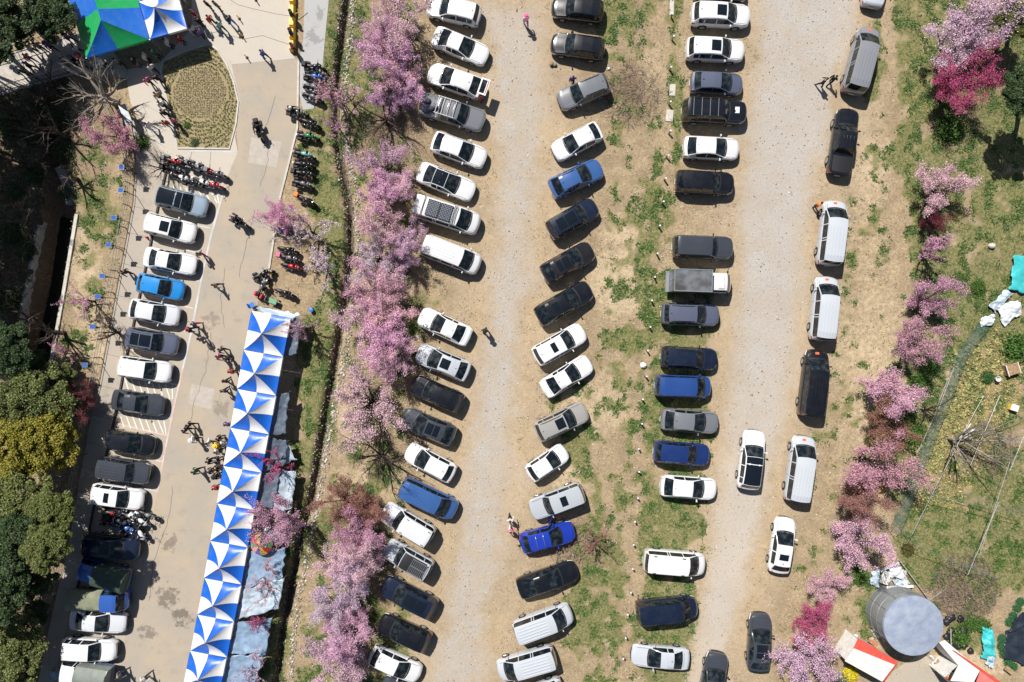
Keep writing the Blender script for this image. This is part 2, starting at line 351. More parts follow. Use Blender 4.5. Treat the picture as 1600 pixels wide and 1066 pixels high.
dots = ramp(noise(5.0, 2, .5), [(.68, (0, 0, 0)), (.72, (1, 1, 1))]); gr1 = mix(math_('MULTIPLY', dots, math_('MULTIPLY', nl, .8)), gr1, (.19, .145, .10))
patchy = ramp(noise(.45, 7, .75), [(.40, (0, 0, 0)), (.60, (1, 1, 1))]); gr1 = mix(math_('MULTIPLY', patchy, .42), gr1, (.38, .29, .20))
gravel_tan = mix(ramp(nl, [(.4, (0, 0, 0)), (.62, (1, 1, 1))]), gr1, mix(.6, gr1, (.46, .365, .25)))
at2 = nd('ShaderNodeAttribute', attribute_name='lane'); sep2 = nd('ShaderNodeSeparateColor'); L.new(at2.outputs['Color'], sep2.inputs[0])
pale = mix(math_('MULTIPLY', edge(sep2.outputs[0], nm, .9, 1.3), .6), gravel_tan, mix(.45, gr1, (.50, .498, .49)))
pale = mix(math_('MULTIPLY', sep2.outputs[1], .45), pale, (.58, .50, .40))
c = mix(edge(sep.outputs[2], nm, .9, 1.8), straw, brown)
c = mix(edge(at.outputs['Alpha'], nm, .9, 1.8), c, sandc)
dirt_near = mix(edge(nl, nm, 1.6, 2.0), mix(.5, sandc, gr1), mix(.45, straw, (.36, .27, .17)))
c = mix(math_('MULTIPLY', sep2.outputs[2], math_('ADD', nl, .12), True), c, mix(math_('MULTIPLY', spots, .5), dirt_near, (.36, .27, .17)))
c = mix(edge(sep.outputs[0], nm, .9, 1.7), c, pale)
c = mix(math_('MULTIPLY', at2.outputs['Alpha'], math_('ADD', nm, .1), True), c, mix(.35, sandc, (.46, .31, .165)))
c = mix(math_('MULTIPLY', edge(sep.outputs[1], nf, 2.6, 3.6), .85), c, grass)
c = mix(ramp(nxl, [(.3, (0, 0, 0)), (.7, (1, 1, 1))]), c, mix(.16, c, (.3, .22, .14)))
L.new(c, b.inputs['Base Color']); b.inputs['Roughness'].default_value = .95; sock(b, 'Specular IOR Level', .15)
bp = nd('ShaderNodeBump'); bp.inputs['Strength'].default_value = .75; bp.inputs['Distance'].default_value = .05
L.new(math_('ADD', nf, math_('MULTIPLY', noise(24, 3, .7), .7)), bp.inputs['Height']); L.new(bp.outputs[0], b.inputs['Normal'])

lane_d = np.maximum(sdf(gpx, gpy, MIDLANE), sdf(gpx, gpy, RLANE))
tracks = np.clip((lane_d-2)/26, 0, 1)*np.clip(.45+1.0*fbm(gpx, gpy*.35, 70, 5), 0, 1)
tracks = tracks*np.where(gpx < 960, .45, 1.0)
rim = np.exp(-((lane_d+10)/24)**2)*np.clip(fbm(gpx, gpy, 60, 15)*2.2-.35, 0, 1)
warm = np.clip((gpy-480)/400, 0, 1)*np.clip((gpx-1000)/80, 0, 1)*np.clip(fbm(gpx, gpy, 90, 8)*1.6, 0, 1)
carzone = np.clip((lane_d+75)/45, 0, 1)*(gpx > 610)
def sheet(name, sel):
    used = np.unique(quads[sel]); remap = np.full(nx*ny, -1); remap[used] = np.arange(len(used))
    V = np.stack([GX.ravel()[used], GY.ravel()[used], GZ.ravel()[used]], -1)
    me = fast_mesh(name, V, remap[quads[sel]], ['ground_soil'])
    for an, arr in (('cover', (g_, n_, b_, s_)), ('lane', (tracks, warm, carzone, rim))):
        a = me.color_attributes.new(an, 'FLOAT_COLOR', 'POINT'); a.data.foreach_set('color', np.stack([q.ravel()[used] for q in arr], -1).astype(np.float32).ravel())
    me.polygons.foreach_set('use_smooth', [True]*len(me.polygons))
    return struct(obj(name, me))
qx = gpx.ravel()[quads].mean(1); qy = gpy.ravel()[quads].mean(1); qg = g_.ravel()[quads].mean(1) > .5
qd = ldist(qx, qy, DITCH) < 6.0; qc = sdf(qx, qy, CHANNEL) > -3
sheet('ground', ~(qg | qd | qc)); sheet('gravel_road_middle', qg & (qx < 960)); sheet('gravel_road_right', qg & (qx >= 960)); dbed = sheet('ditch_bed', qd & ~qg); sheet('stream_channel', qc & ~qd & ~qg)
mat('ditch_mud', (.055, .042, .03), .9, col2=(.16, .125, .085), scale=3, bump=.5, coord='Object'); dbed.data.materials[0] = MATS['ditch_mud']

# ---- paved sheets on the left
def stain_mat(name, base, dark, stains, warm=None, grain=18.0):
    global m, N, L, b, geo
    m, N, L, b = new_mat(name); MATS[name] = m; geo = nd('ShaderNodeNewGeometry')
    nf, nl, nm = noise(grain, 4, .7), noise(.35, 6, .6), noise(1.6, 8, .65)
    c = ramp(nf, [(.25, tuple(q*.82 for q in base)), (.7, tuple(q*1.12 for q in base))])
    if warm: c = mix(ramp(nl, [(.38, (0, 0, 0)), (.62, (1, 1, 1))]), c, mix(.75, c, warm))
    for (x, y, r, k) in stains:
        w = P(x, y); v = nd('ShaderNodeVectorMath', operation='DISTANCE'); L.new(geo.outputs['Position'], v.inputs[0]); v.inputs[1].default_value = w
        f = math_('SUBTRACT', 1.0, math_('DIVIDE', v.outputs['Value'], r)); f = math_('ADD', f, math_('MULTIPLY', math_('SUBTRACT', nm, .5), 2.6))
        f = math_('MULTIPLY', math_('SUBTRACT', f, .55), 5.0, True); c = mix(math_('MULTIPLY', f, k), c, dark)
    c = mix(math_('MULTIPLY', ramp(noise(.9, 8, .7), [(.55, (0, 0, 0)), (.75, (1, 1, 1))]), .35), c, dark)
    L.new(c, b.inputs['Base Color']); b.inputs['Roughness'].default_value = .92; sock(b, 'Specular IOR Level', .2)
    bp = nd('ShaderNodeBump'); bp.inputs['Strength'].default_value = .35; bp.inputs['Distance'].default_value = .03
    L.new(noise(30, 3, .7), bp.inputs['Height']); L.new(bp.outputs[0], b.inputs['Normal'])
stain_mat('asphalt', (.37, .33, .275), (.17, .145, .12), [(262,935,2.2,.8),(285,965,1.8,.9),(265,850,1.6,.7),(262,595,2.0,.55),(330,500,1.5,.5),(345,640,1.6,.5),(230,990,1.5,.7)], warm=(.44, .36, .265))
stain_mat('bay_concrete', (.42, .375, .305), (.25, .21, .16), [(215,800,1.5,.4)], warm=(.46, .39, .29))
stain_mat('walk_concrete', (.40, .355, .30), (.2, .16, .12), [(150,640,2.5,.5),(140,760,2.5,.5)], warm=(.44, .38, .30))
stain_mat('plaza_concrete', (.50, .46, .40), (.3, .26, .2), [(330,100,1.0,.4)], warm=(.53, .47, .39))
stain_mat('path_concrete', (.42, .42, .41), (.17, .165, .16), [(490,60,1.5,.5),(500,20,1.0,.5)])
stain_mat('garden_soil', (.33, .27, .155), (.22, .17, .10), [], warm=(.29, .24, .12))
def flat(name, poly, z, m, skirt=.12):
    mb = MB(); n = len(poly); top = [P(x, y)[:2]+(z,) for x, y in poly]; bot = [(x, y, z-skirt) for x, y, _ in top]
    a = sum(top[i][0]*top[(i+1) % n][1]-top[(i+1) % n][0]*top[i][1] for i in range(n)); f = list(range(n)) if a > 0 else list(range(n-1, -1, -1))
    mb.add(top+bot, [tuple(f)]+[(i, (i+1) % n, n+(i+1) % n, n+i) if a < 0 else ((i+1) % n, i, n+i, n+(i+1) % n) for i in range(n)])
    return struct(mb.build(name, m))
flat('pavement', WALKPOLY, .115, 'walk_concrete', .3)
flat('parking_bays', BAYPOLY, .004, 'bay_concrete')
flat('asphalt_road', ROADPOLY, .008, 'asphalt')
flat('concrete_plaza', PLAZA, .012, 'plaza_concrete')
flat('concrete_path', PATH, .005, 'path_concrete')
flat('garden_bed', GARDEN, .045, 'garden_soil', .1)
def ribbon(name, line, w, z, m, closed=False, h=0.0):
    pts = [Vector(P(x, y)) for x, y in line]; mb = MB(); n = len(pts); vs = []
    for i, p in enumerate(pts):
        a, c = (pts[(i-1) % n], pts[(i+1) % n]) if closed else (pts[max(i-1, 0)], pts[min(i+1, n-1)])
        t = (c-a).normalized(); q = Vector((-t.y, t.x, 0))*w/2
        vs += [(p.x+q.x, p.y+q.y, z), (p.x-q.x, p.y-q.y, z)]
    k = n if closed else n-1; fs = [(2*i, 2*i+1, (2*i+3) % (2*n), (2*i+2) % (2*n)) for i in range(k)]
    if h:
        o = len(vs); vs += [(x, y, zz-h) for x, y, zz in vs[:o]]
        fs += [(2*i+o, 2*i, (2*i+2) % o, (2*i+2) % o+o) for i in range(k)]+[(2*i+1, 2*i+1+o, (2*i+3) % o+o, (2*i+3) % o) for i in range(k)]
        if not closed: fs += [(0, o, o+1, 1), (o-2, o-1, 2*o-1, 2*o-2)]
    mb.add(vs, fs); return struct(mb.build(name, m))
mat('kerb_dark', (.045, .042, .04), .8, var=.3, scale=3)
mat('kerb_pale', (.52, .49, .43), .85, var=.12, scale=2)
mat('line_white', (.66, .65, .62), .7, var=.1, scale=1.5)
mat('line_pink', (.60, .44, .40), .75, var=.15, scale=1.2)
mat('line_grey', (.50, .50, .49), .75, var=.12, scale=1.2)
ribbon('kerb', KERB[:-2], .15, .135, 'kerb_dark', h=.14)
ribbon('road_edge_line', BAYLINE[1:6], .16, .0125, 'line_grey'); ribbon('bay_edge_line', BAYLINE[5:9], .14, .0125, 'line_pink')
ribbon('garden_kerb', GARDEN, .13, .085, 'kerb_pale', True, .1)
ribbon('plaza_edge', [(372,238),(300,236),(270,262)], .12, .018, 'line_grey')
ribbon('verge_kerb', [(467,95),(465,200),(453,250),(438,310),(421,420)], .16, .09, 'kerb_pale', h=.1)
ribbon('plaza_crack', [(300,60),(340,50),(380,62),(410,56),(452,70)], .03, .0165, 'kerb_dark')
ribbon('plaza_crack', [(345,-10),(372,8),(395,14),(430,22),(456,26)], .03, .0165, 'kerb_dark')
def bay_sep(a, c, m, w=.12): ribbon('bay_line', [a, c], w, .010, m)
for a, c, mm in [((240,338),(330,357),'line_grey'),((236,376),(318,398),'line_grey'),((225,420),(312,440),'line_pink'),((224,461),(302,482),'line_pink'),((212,500),(290,518),'line_pink'),((202,546),(286,562),'line_pink'),((196,586),(281,602),'line_white'),((192,640),(270,655),'line_grey'),((182,662),(264,681),'line_pink'),((178,702),(256,722),'line_pink'),((170,752),(248,768),'line_grey')]:
    bay_sep(a, c, mm)
def hatch(a, bb, c, d, n, m='line_white'):
    for i in range(n):
        t0 = i/(n-.4); t1 = min(1, t0+.16)
        p = (a[0]+(bb[0]-a[0])*t0, a[1]+(bb[1]-a[1])*t0); q = (d[0]+(c[0]-d[0])*t1, d[1]+(c[1]-d[1])*t1)
        ribbon('hatch_line', [p, q], .11, .0145, m)
hatch((194,587),(276,604),(270,624),(190,612),8); hatch((186,643),(262,656),(260,678),(182,666),8); hatch((262,290),(345,300),(342,318),(250,304),9)

# joints, cracks and patches in the paving
mat('patch_dark', (.235, .215, .19), .95, var=.12, scale=2); mat('patch_pale', (.43, .39, .335), .95, var=.08, scale=2)
for a, c in [((232,405),(310,425)),((212,487),(296,503)),((300,236),(296,262)),((330,236),(326,285))]: ribbon('slab_joint', [a, c], .025, .0165, 'kerb_dark')
rj = random.Random(5)
for line in [[(430,150),(415,200),(420,250),(405,300)],[(330,520),(322,580),(300,640),(296,700)],[(270,760),(262,820),(240,880),(232,950)],[(352,420),(345,470),(352,520)],[(400,330),(380,400),(372,440)]]:
    pts = []
    for (x0, y0), (x1, y1) in zip(line[:-1], line[1:]):
        for k in range(6): t = k/6; pts.append((x0+(x1-x0)*t+rj.uniform(-1.6, 1.6), y0+(y1-y0)*t))
    ribbon('asphalt_crack', pts, .028, .0125, 'kerb_dark')
for i in range(14):                      # joints across the pavement
    p = KERB[1:-2]; t = (i+.5)/14*(len(p)-1); k = int(t); f = t-k; x = p[k][0]+(p[k+1][0]-p[k][0])*f; y = p[k][1]+(p[k+1][1]-p[k][1])*f
    ribbon('pavement_joint', [(x-3, y-1), (x-36, y-9)], .02, .1195, 'kerb_dark')
def oval(px, py, rx, ry): return [(px+rx*math.cos(2*PI*k/18)*(1+rj.uniform(-.2, .2)), py+ry*math.sin(2*PI*k/18)*(1+rj.uniform(-.2, .2))) for k in range(18)]
def thin(name, poly, z, m): mb = MB(); mb.add([P(x, y)[:2]+(z,) for x, y in poly], [tuple(range(len(poly)))]); return struct(mb.build(name, m))
thin('asphalt_patch', [(392,215),(440,222),(432,262),(388,255)], .0122, 'patch_pale'); thin('asphalt_patch', [(300,600),(336,608),(330,640),(294,630)], .0122, 'patch_pale')
# ------------------------------------------------------------------ cars
KINDS = {
 'sedan': dict(L=4.75, W=1.84, R=.33, zl=.20, tum=.16, fw=1.42, rw=-1.38, cowl=.98, hdr=.12, rh=-.95, rb=-1.72, pil=[-.45], hi=1.40,
   top=[(2.375,.60),(2.33,.70),(2.2,.77),(1.9,.83),(.98,.97),(.12,1.40),(-.35,1.45),(-.95,1.41),(-1.72,1.07),(-2.2,1.03),(-2.33,.95),(-2.375,.78)], belt=[(2.375,.55),(1.9,.78),(.98,.92),(-1.72,.98),(-2.375,.9)]),
 'hatch': dict(L=4.1, W=1.76, R=.31, zl=.19, tum=.15, fw=1.27, rw=-1.25, cowl=.98, hdr=.2, rh=-1.35, rb=-1.8, pil=[-.4], hi=1.46,
   top=[(2.05,.60),(2.0,.72),(1.85,.82),(.98,1.0),(.2,1.46),(-.35,1.52),(-1.35,1.44),(-1.8,1.08),(-1.97,1.0),(-2.03,.9),(-2.05,.75)], belt=[(2.05,.55),(1.7,.80),(.98,.95),(-2.05,1.0)]),
 'suv': dict(L=4.75, W=1.88, R=.36, zl=.24, tum=.13, fw=1.42, rw=-1.38, cowl=1.08, hdr=.38, rh=-1.9, rb=-2.2, pil=[-.4,-1.4], hi=1.62,
   top=[(2.375,.68),(2.33,.84),(2.2,.93),(1.9,.99),(1.08,1.10),(.38,1.60),(-.2,1.68),(-1.2,1.67),(-1.9,1.60),(-2.2,1.15),(-2.32,1.05),(-2.375,.80)], belt=[(2.375,.62),(1.9,.93),(1.08,1.03),(-2.375,1.08)]),
 'cuv': dict(L=4.55, W=1.85, R=.35, zl=.22, tum=.17, fw=1.36, rw=-1.32, cowl=1.05, hdr=.22, rh=-1.35, rb=-2.0, pil=[-.45], hi=1.55,
   top=[(2.275,.64),(2.23,.78),(2.1,.87),(1.8,.93),(1.05,1.06),(.22,1.53),(-.25,1.60),(-.8,1.57),(-1.35,1.46),(-2.0,1.12),(-2.2,1.06),(-2.275,.82)], belt=[(2.275,.6),(1.8,.88),(1.05,1.0),(-2.275,1.03)]),
 'van': dict(L=5.15, W=1.93, R=.34, zl=.24, tum=.07, fw=1.72, rw=-1.55, cowl=1.82, hdr=1.02, rh=-2.36, rb=-2.50, pil=[.55,-.55,-.75], hi=1.88,
   top=[(2.575,.72),(2.53,.90),(2.42,1.02),(1.82,1.20),(1.02,1.84),(.5,1.93),(-1.9,1.93),(-2.36,1.86),(-2.50,1.25),(-2.56,1.0),(-2.575,.8)], belt=[(2.575,.62),(1.82,1.10),(-2.575,1.13)]),
 'boxy': dict(L=4.7, W=1.9, R=.38, zl=.30, tum=.07, fw=1.42, rw=-1.40, cowl=.98, hdr=.55, rh=-2.12, rb=-2.26, pil=[-.35,-1.35], hi=1.78,
   top=[(2.35,.80),(2.33,1.02),(2.25,1.10),(.98,1.18),(.55,1.76),(.2,1.83),(-1.9,1.83),(-2.12,1.78),(-2.26,1.22),(-2.33,1.0),(-2.35,.8)], belt=[(2.35,.7),(2.2,1.02),(.98,1.10),(-2.35,1.12)]),
 'pickup': dict(L=5.35, W=1.92, R=.39, zl=.32, tum=.12, fw=1.62, rw=-1.55, cowl=1.25, hdr=.62, rh=-.72, rb=-1.0, pil=[-.12], hi=1.70,
   top=[(2.675,.80),(2.64,.98),(2.5,1.06),(1.25,1.16),(.62,1.70),(.2,1.79),(-.72,1.76),(-1.0,1.20),(-1.15,1.14),(-2.6,1.14),(-2.66,1.08),(-2.675,.8)], belt=[(2.675,.72),(2.4,1.0),(1.25,1.08),(-2.675,1.09)]),
 'cab': dict(L=1.9, W=1.70, R=.31, zl=.26, tum=.06, fw=.38, rw=-9, cowl=.80, hdr=.42, rh=-.80, rb=-.90, pil=[-.55], hi=1.9,
   top=[(.95,.85),(.92,1.05),(.80,1.20),(.42,1.86),(.15,1.94),(-.80,1.94),(-.90,1.35),(-.95,.9)], belt=[(.95,.8),(.8,1.12),(-.95,1.14)]),
}
def lerp(a, b_, t): return a+(b_-a)*t
class Shape:
    def __init__(s, k):
        s.__dict__.update(k); t = sorted(s.top); s.tx, s.tz = [q[0] for q in t], [q[1] for q in t]
        t = sorted(s.belt); s.bx, s.bz = [q[0] for q in t], [q[1] for q in t]
    def section(s, x):
        zt = np.interp(x, s.tx, s.tz); zb = min(np.interp(x, s.bx, s.bz), zt-.025); e = s.L/2; w = s.W/2
        rr = .55 if s.L > 2 else .25
        t = max(0, (abs(x)-(e-rr))/rr); w *= 1-(.24 if x > 0 else .15)*t**2.4
        g = min(1, max(0, (zt-zb-.05)/(s.hi-1.0))); wt = w*(.875-s.tum*g); zl = s.zl+.10*t**2
        arch = 0
        for xw in (s.fw, s.rw):
            d = abs(x-xw); R = s.R+.06
            if d < R: arch = s.R+math.sqrt(R*R-d*d)
        p = [(w*.90, zl), (w*.985, zl+.12), (w, lerp(zl, zb, .55)), (w*.99, zb-.06), (w*.96, zb-.012), (w*.935, zb+.004)]
        if arch: p = [(a, max(z, arch+.012*i)) for i, (a, z) in enumerate(p)]
        y5, z5 = p[5]
        p.append((lerp(y5, wt, .84), lerp(z5, zt, .86))); p.append((wt*.95, zt-.012)); p.append((wt*.55, zt+.024)); p.append((0, zt+.040))
        return p
    def bow(s, x, y):
        e = s.L/2; k = (.20 if s.L > 2 else .06)*min(1, max(0, x)/(e*.55))-.11*min(1, max(0, -x)/(e*.7))
        return k*(1-min(1, (abs(y)/(s.W/2))**2))
    def roof_z(s, x, y):
        p = s.section(x)[5:]; ys = [q[0] for q in p][::-1]; zs = [q[1] for q in p][::-1]; return float(np.interp(abs(y), ys, zs))
    def roof_w(s, x): return s.section(x)[7][0]
    def stations(s):
        xs = set(round(q[0], 4) for q in s.top); e = s.L/2
        for xw in (s.fw, s.rw):
            if abs(xw) > e: continue
            R = s.R+.06
            for a in (-1, -.92, -.7, -.38, 0, .38, .7, .92, 1): xs.add(round(xw+a*R*.9995, 4))
            xs.add(round(xw+R+.012, 4)); xs.add(round(xw-R-.012, 4))
        for q in s.pil: xs.add(q+.035); xs.add(q-.035)
        for d in (.04, .14, .30, .5): xs.add(round(e-d, 4)); xs.add(round(-e+d, 4))
        for k in range(1, 4): xs.add(round(lerp(s.cowl, s.hdr, k/4), 4))
        xs = sorted(xs); out = [xs[0]]
        for x in xs[1:]:
            if x-out[-1] > .009: out.append(x)
        out[-1] = xs[-1]; return out
def patch(sh, x0, x1, yf, dz, nx_=6, ny_=6, y0=None, y1=None, th=0):
    mb = MB(); vs = []
    for i in range(nx_+1):
        x = lerp(x0, x1, i/nx_); w = sh.roof_w(x)*yf
        for j in range(ny_+1):
            y = lerp(-w, w, j/ny_) if y0 is None else lerp(y0, y1, j/ny_); vs.append((x+sh.bow(x, y), y, sh.roof_z(x, y)+dz))
    fs = [(i*(ny_+1)+j, (i+1)*(ny_+1)+j, (i+1)*(ny_+1)+j+1, i*(ny_+1)+j+1) for i in range(nx_) for j in range(ny_)]
    return mb.add(vs, fs)
def wheel_meshes(R, wd):
    t = MB().lathe((0, 0, 0), [(R*.62, -wd/2), (R*.94, -wd/2), (R, -wd/2+.03), (R, wd/2-.03), (R*.94, wd/2), (R*.62, wd/2)], 20, 'y')
    r = MB().lathe((0, 0, 0), [(R*.60, -wd/2-.004), (R*.64, -wd/2-.004), (R*.64, wd/2+.004), (R*.6, wd/2+.004)], 16, 'y')
    for s_ in (-1, 1):
        for k in range(5):
            a = 2*PI*k/5; r.tube([(0, s_*wd*.42, 0), (R*.6*math.cos(a), s_*wd*.46, R*.6*math.sin(a))], .035, 4)
        r.lathe((0, s_*wd*.44, 0), [(.06, -.02), (.06, .02)], 8, 'y')
    return t.mesh('tyre', 'rubber', True, 40), r.mesh('rim', 'alloy', True, 40)
PROTO = {}
def car_proto(kind):
    """list of (name, mesh, offset, paint?, children)"""
    if kind in PROTO: return PROTO[kind]
    sh = Shape(KINDS[kind]); xs = sh.stations(); secs = [sh.section(x) for x in xs]
    rows = [[(x+sh.bow(x, y), -y, z) for y, z in sc_]+[(x+sh.bow(x, y), y, z) for y, z in sc_[-2::-1]] for x, sc_ in zip(xs, secs)]
    bins = {}
    def put(key, vs):
        mb = bins.setdefault(key, MB()); mb.add(vs, [tuple(range(len(vs)))])
    body = MB(); vid = {}
    def bv(i, k):
        if (i, k) not in vid: vid[(i, k)] = len(body.v); body.v.append(rows[i][k])
        return vid[(i, k)]
    def glass_grid(key):
        return bins.setdefault(key, [])
    for i in range(len(xs)-1):
        xa, xb = xs[i], xs[i+1]; xm = (xa+xb)/2
        tall = min(secs[i][7][1]-secs[i][5][1], secs[i+1][7][1]-secs[i+1][5][1]) > .10
        for f in range(18):
            key = None
            if f in (7, 8, 9, 10):
                if sh.hdr < xm < sh.cowl: key = 'windscreen'
                elif sh.rb < xm < sh.rh: key = 'rear_window'
            elif f in (5, 12) and sh.rh+.02 < xm < lerp(sh.cowl, sh.hdr, .12) and tall:
                if not any(abs(xm-q) < .036 for q in sh.pil): key = 'side%d_%d' % (f, sum(xm < q for q in sh.pil))
            if key: glass_grid(key).append((i, f))
            else: body.f.append((bv(i, f), bv(i+1, f), bv(i+1, f+1), bv(i, f+1))); body.m.append(0)
        body.f.append((bv(i, 18), bv(i+1, 18), bv(i+1, 0), bv(i, 0))); body.m.append(1)
    for i, rev in ((0, False), (len(xs)-1, True)):
        r = [bv(i, k) for k in range(19)]; body.f.append(tuple(r[::-1] if rev else r)); body.m.append(0)
    body.f = [f[::-1] for f in body.f]
    parts = [('body', body.mesh('body', ['paint', 'black_plastic'], True, 32), (0, 0, 0), True, [])]
    for key, cells in bins.items():
        mb = MB(); gid = {}
        for i, f in cells:
            q = []
            for a in ((i, f), (i, f+1), (i+1, f+1), (i+1, f)):
                if a not in gid: gid[a] = len(mb.v); mb.v.append(rows[a[0]][a[1]])
                q.append(gid[a])
            mb.f.append(tuple(q)); mb.m.append(0)
        nm = 'side_window' if key.startswith('side') else key
        parts.append((nm, mb.mesh(nm, 'glass_dark', True, 40), (0, 0, 0), False, []))
    tm, rm = wheel_meshes(sh.R, .22)
    for xw in (sh.fw, sh.rw):
        if abs(xw) > sh.L/2: continue
        for s_ in (-1, 1): parts.append(('wheel', tm, (xw, s_*(sh.W/2-.105), sh.R), False, [('rim', rm)]))
    e = sh.L/2
    def corner(x, sy, dx, zt_off, dz, m, nm):
        mb = MB(); n = 5; vs = []
        for i in range(n):
            xx = x+(dx*i/(n-1)); sc_ = sh.section(xx); w = sc_[3][0]; zt = sc_[4][1]-zt_off
            for (yy, zz) in ((w*.70, min(sh.roof_z(xx, w*.7), zt+.06)+.012), (w*.93, zt+.016), (w+.012, zt-.04), (w+.012, zt-dz)): vs.append((xx+sh.bow(xx, yy)*.98, sy*yy, zz))
        fs = [(i*4+k, (i+1)*4+k, (i+1)*4+k+1, i*4+k+1) for i in range(n-1) for k in range(3)]
        parts.append((nm, mb.add(vs, fs).mesh(nm, m, True, 50), (0, 0, 0), False, []))
    for sy in (-1, 1):
        if kind != 'cab': corner(e-.02, sy, -.34, .015, .16, 'lamp_clear', 'headlight'); corner(-e+.02, sy, .22, .02, .20, 'lamp_red', 'taillight')
        mx = lerp(sh.cowl, sh.hdr, .38); zb = sh.section(mx)[4][1]
        mb = MB().box((mx, sy*(sh.W/2+.10), zb+.10), (.11, .19, .13), taper=.8).box((mx, sy*(sh.W/2-.01), zb+.05), (.06, .12, .05))
        parts.append(('mirror', mb.mesh('mirror', 'paint' if kind != 'cab' else 'black_plastic'), (0, 0, 0), kind != 'cab', []))
    sf = sh.section(e); wf = sf[2][0]
    gv = []
    for j in range(9):
        y = lerp(-wf*.78, wf*.78, j/8); gv += [(e+sh.bow(e, y)+.012, y, sh.zl+.10), (e+sh.bow(e, y)+.02, y, sh.zl+.36), (e+sh.bow(e, y)-.05, y, sh.zl+.40)]
    parts.append(('grille', MB().add(gv, [(3*j+k, 3*j+3+k, 3*j+4+k, 3*j+1+k) for j in range(8) for k in range(2)]).mesh('grille', 'black_plastic'), (0, 0, 0), False, []))
    if kind != 'cab':
        parts.append(('number_plate', MB().box((-e-.125, 0, .62), (.02, .48, .12)).mesh('number_plate', 'plate_white'), (0, 0, 0), False, []))
        parts.append(('cowl_panel', patch(sh, sh.cowl+.005, sh.cowl+.10, .98, .006, 2, 6).mesh('cowl_panel', 'black_plastic', True), (0, 0, 0), False, []))
        for sy in (-1, 1):
            bl = MB(); w1 = sh.section(sh.cowl+.15)[7][0]*.98; w2 = sh.section(e-.35)[7][0]*.98
            for i in range(7):
                x = lerp(sh.cowl+.15, e-.32, i/6); y = lerp(w1, w2, i/6)
                bl.v += [(x+sh.bow(x, y), sy*(y-.014), sh.roof_z(x, y-.014)+.004), (x+sh.bow(x, y), sy*(y+.014), sh.roof_z(x, y+.014)+.004)]
            for i in range(6): bl.f.append((2*i, 2*i+1, 2*i+3, 2*i+2)); bl.m.append(0)
            parts.append(('bonnet_seam', bl.mesh('bonnet_seam', 'black_plastic'), (0, 0, 0), False, []))
        for y in (-.45, .2):
            f_ = lambda a_, b_: (a_+sh.bow(a_, b_), b_, sh.roof_z(a_, b_)+.02); x = sh.cowl-.03
            parts.append(('wiper', MB().tube([f_(x, y), f_(x-.10, y+.28), f_(x-.12, y+.55)], .012, 4).mesh('wiper', 'black_plastic'), (0, 0, 0), False, []))
    if kind in ('suv', 'sedan', 'hatch', 'cuv'):
        x = sh.rh+.12; z = sh.roof_z(x, 0)
        parts.append(('antenna', MB().box((x, 0, z+.03), (.16, .04, .07), taper=.5).mesh('antenna', 'black_plastic'), (0, 0, 0), False, []))
    for sy in (-1, 1):
        for x in [sh.cowl-.12]+sh.pil[:2]:
            v_ = []
            for k in range(5):
                a_, b_ = sh.section(x)[1], sh.section(x)[4]; p_ = sh.section(x)[1+min(k, 3)]
                v_ += [(x-.008, sy*(p_[0]+.004), p_[1]), (x+.008, sy*(p_[0]+.004), p_[1])]
            parts.append(('door_seam', MB().add(v_[:8], [(2*k, 2*k+1, 2*k+3, 2*k+2) for k in range(3)]).mesh('door_seam', 'black_plastic'), (0, 0, 0), False, []))
    if kind == 'sedan':
        v_ = []
        for j in range(9):
            y = lerp(-.62, .62, j/8)
            for q_ in (0, .02): x = sh.rb-.10-q_; v_.append((x+sh.bow(x, y), y, sh.roof_z(x, y)+.005))
        parts.append(('boot_seam', MB().add(v_, [(2*k, 2*k+1, 2*k+3, 2*k+2) for k in range(8)]).mesh('boot_seam', 'black_plastic'), (0, 0, 0), False, []))
    # extras, built once per kind and added on demand
    ex = {}
    if kind in ('suv', 'sedan', 'hatch', 'cuv'):
        x0 = sh.hdr-.10
        ex['sunroof'] = [('sunroof', patch(sh, x0, x0-.75, .66, .008).mesh('sunroof', 'roof_glass', True), False)]
        x1 = sh.rh+.42
        ex['pano'] = [('panoramic_roof', patch(sh, x0, lerp(x0, x1, .55)+.02, .74, .008).mesh('panoramic_roof', 'roof_glass', True), False), ('panoramic_roof', patch(sh, lerp(x0, x1, .55)-.05, x1, .74, .008).mesh('panoramic_roof', 'roof_glass', True), False)]
        ex['blackroof'] = [('black_roof', patch(sh, sh.hdr-.03, sh.rh+.03, .99, .006, 10, 8).mesh('black_roof', 'roof_glass', True), False)]
        ex['smallroof'] = [('sunroof', patch(sh, x0-.55, x0-1.0, .62, .008).mesh('sunroof', 'roof_glass', True), False)]
    rails = []
    for sy in (-1, 1):
        a, c_ = sh.hdr-.15, sh.rh+.15; mb = MB(); pts = []
        for i in range(9):
            x = lerp(a, c_, i/8); y = sh.roof_w(x)*.93; pts.append((x, sy*y, sh.roof_z(x, y)+(.05 if 0 < i < 8 else 0)))
        rails.append(('roof_rail', mb.tube(pts, .022, 5).mesh('roof_rail', 'black_plastic', True), False))
    ex['rails'] = rails
    bars = []
    for fx in (.3, .68):
        x = lerp(sh.hdr, sh.rh, fx); w = sh.roof_w(x)*.95
        bars.append(('cross_bar', MB().tube([(x, -w, sh.roof_z(x, w)+.06), (x, -w*.5, sh.roof_z(x, 0)+.08), (x, w*.5, sh.roof_z(x, 0)+.08), (x, w, sh.roof_z(x, w)+.06)], .025, 5).mesh('cross_bar', 'alloy', True), False))
    ex['bars'] = bars
    ribs = []
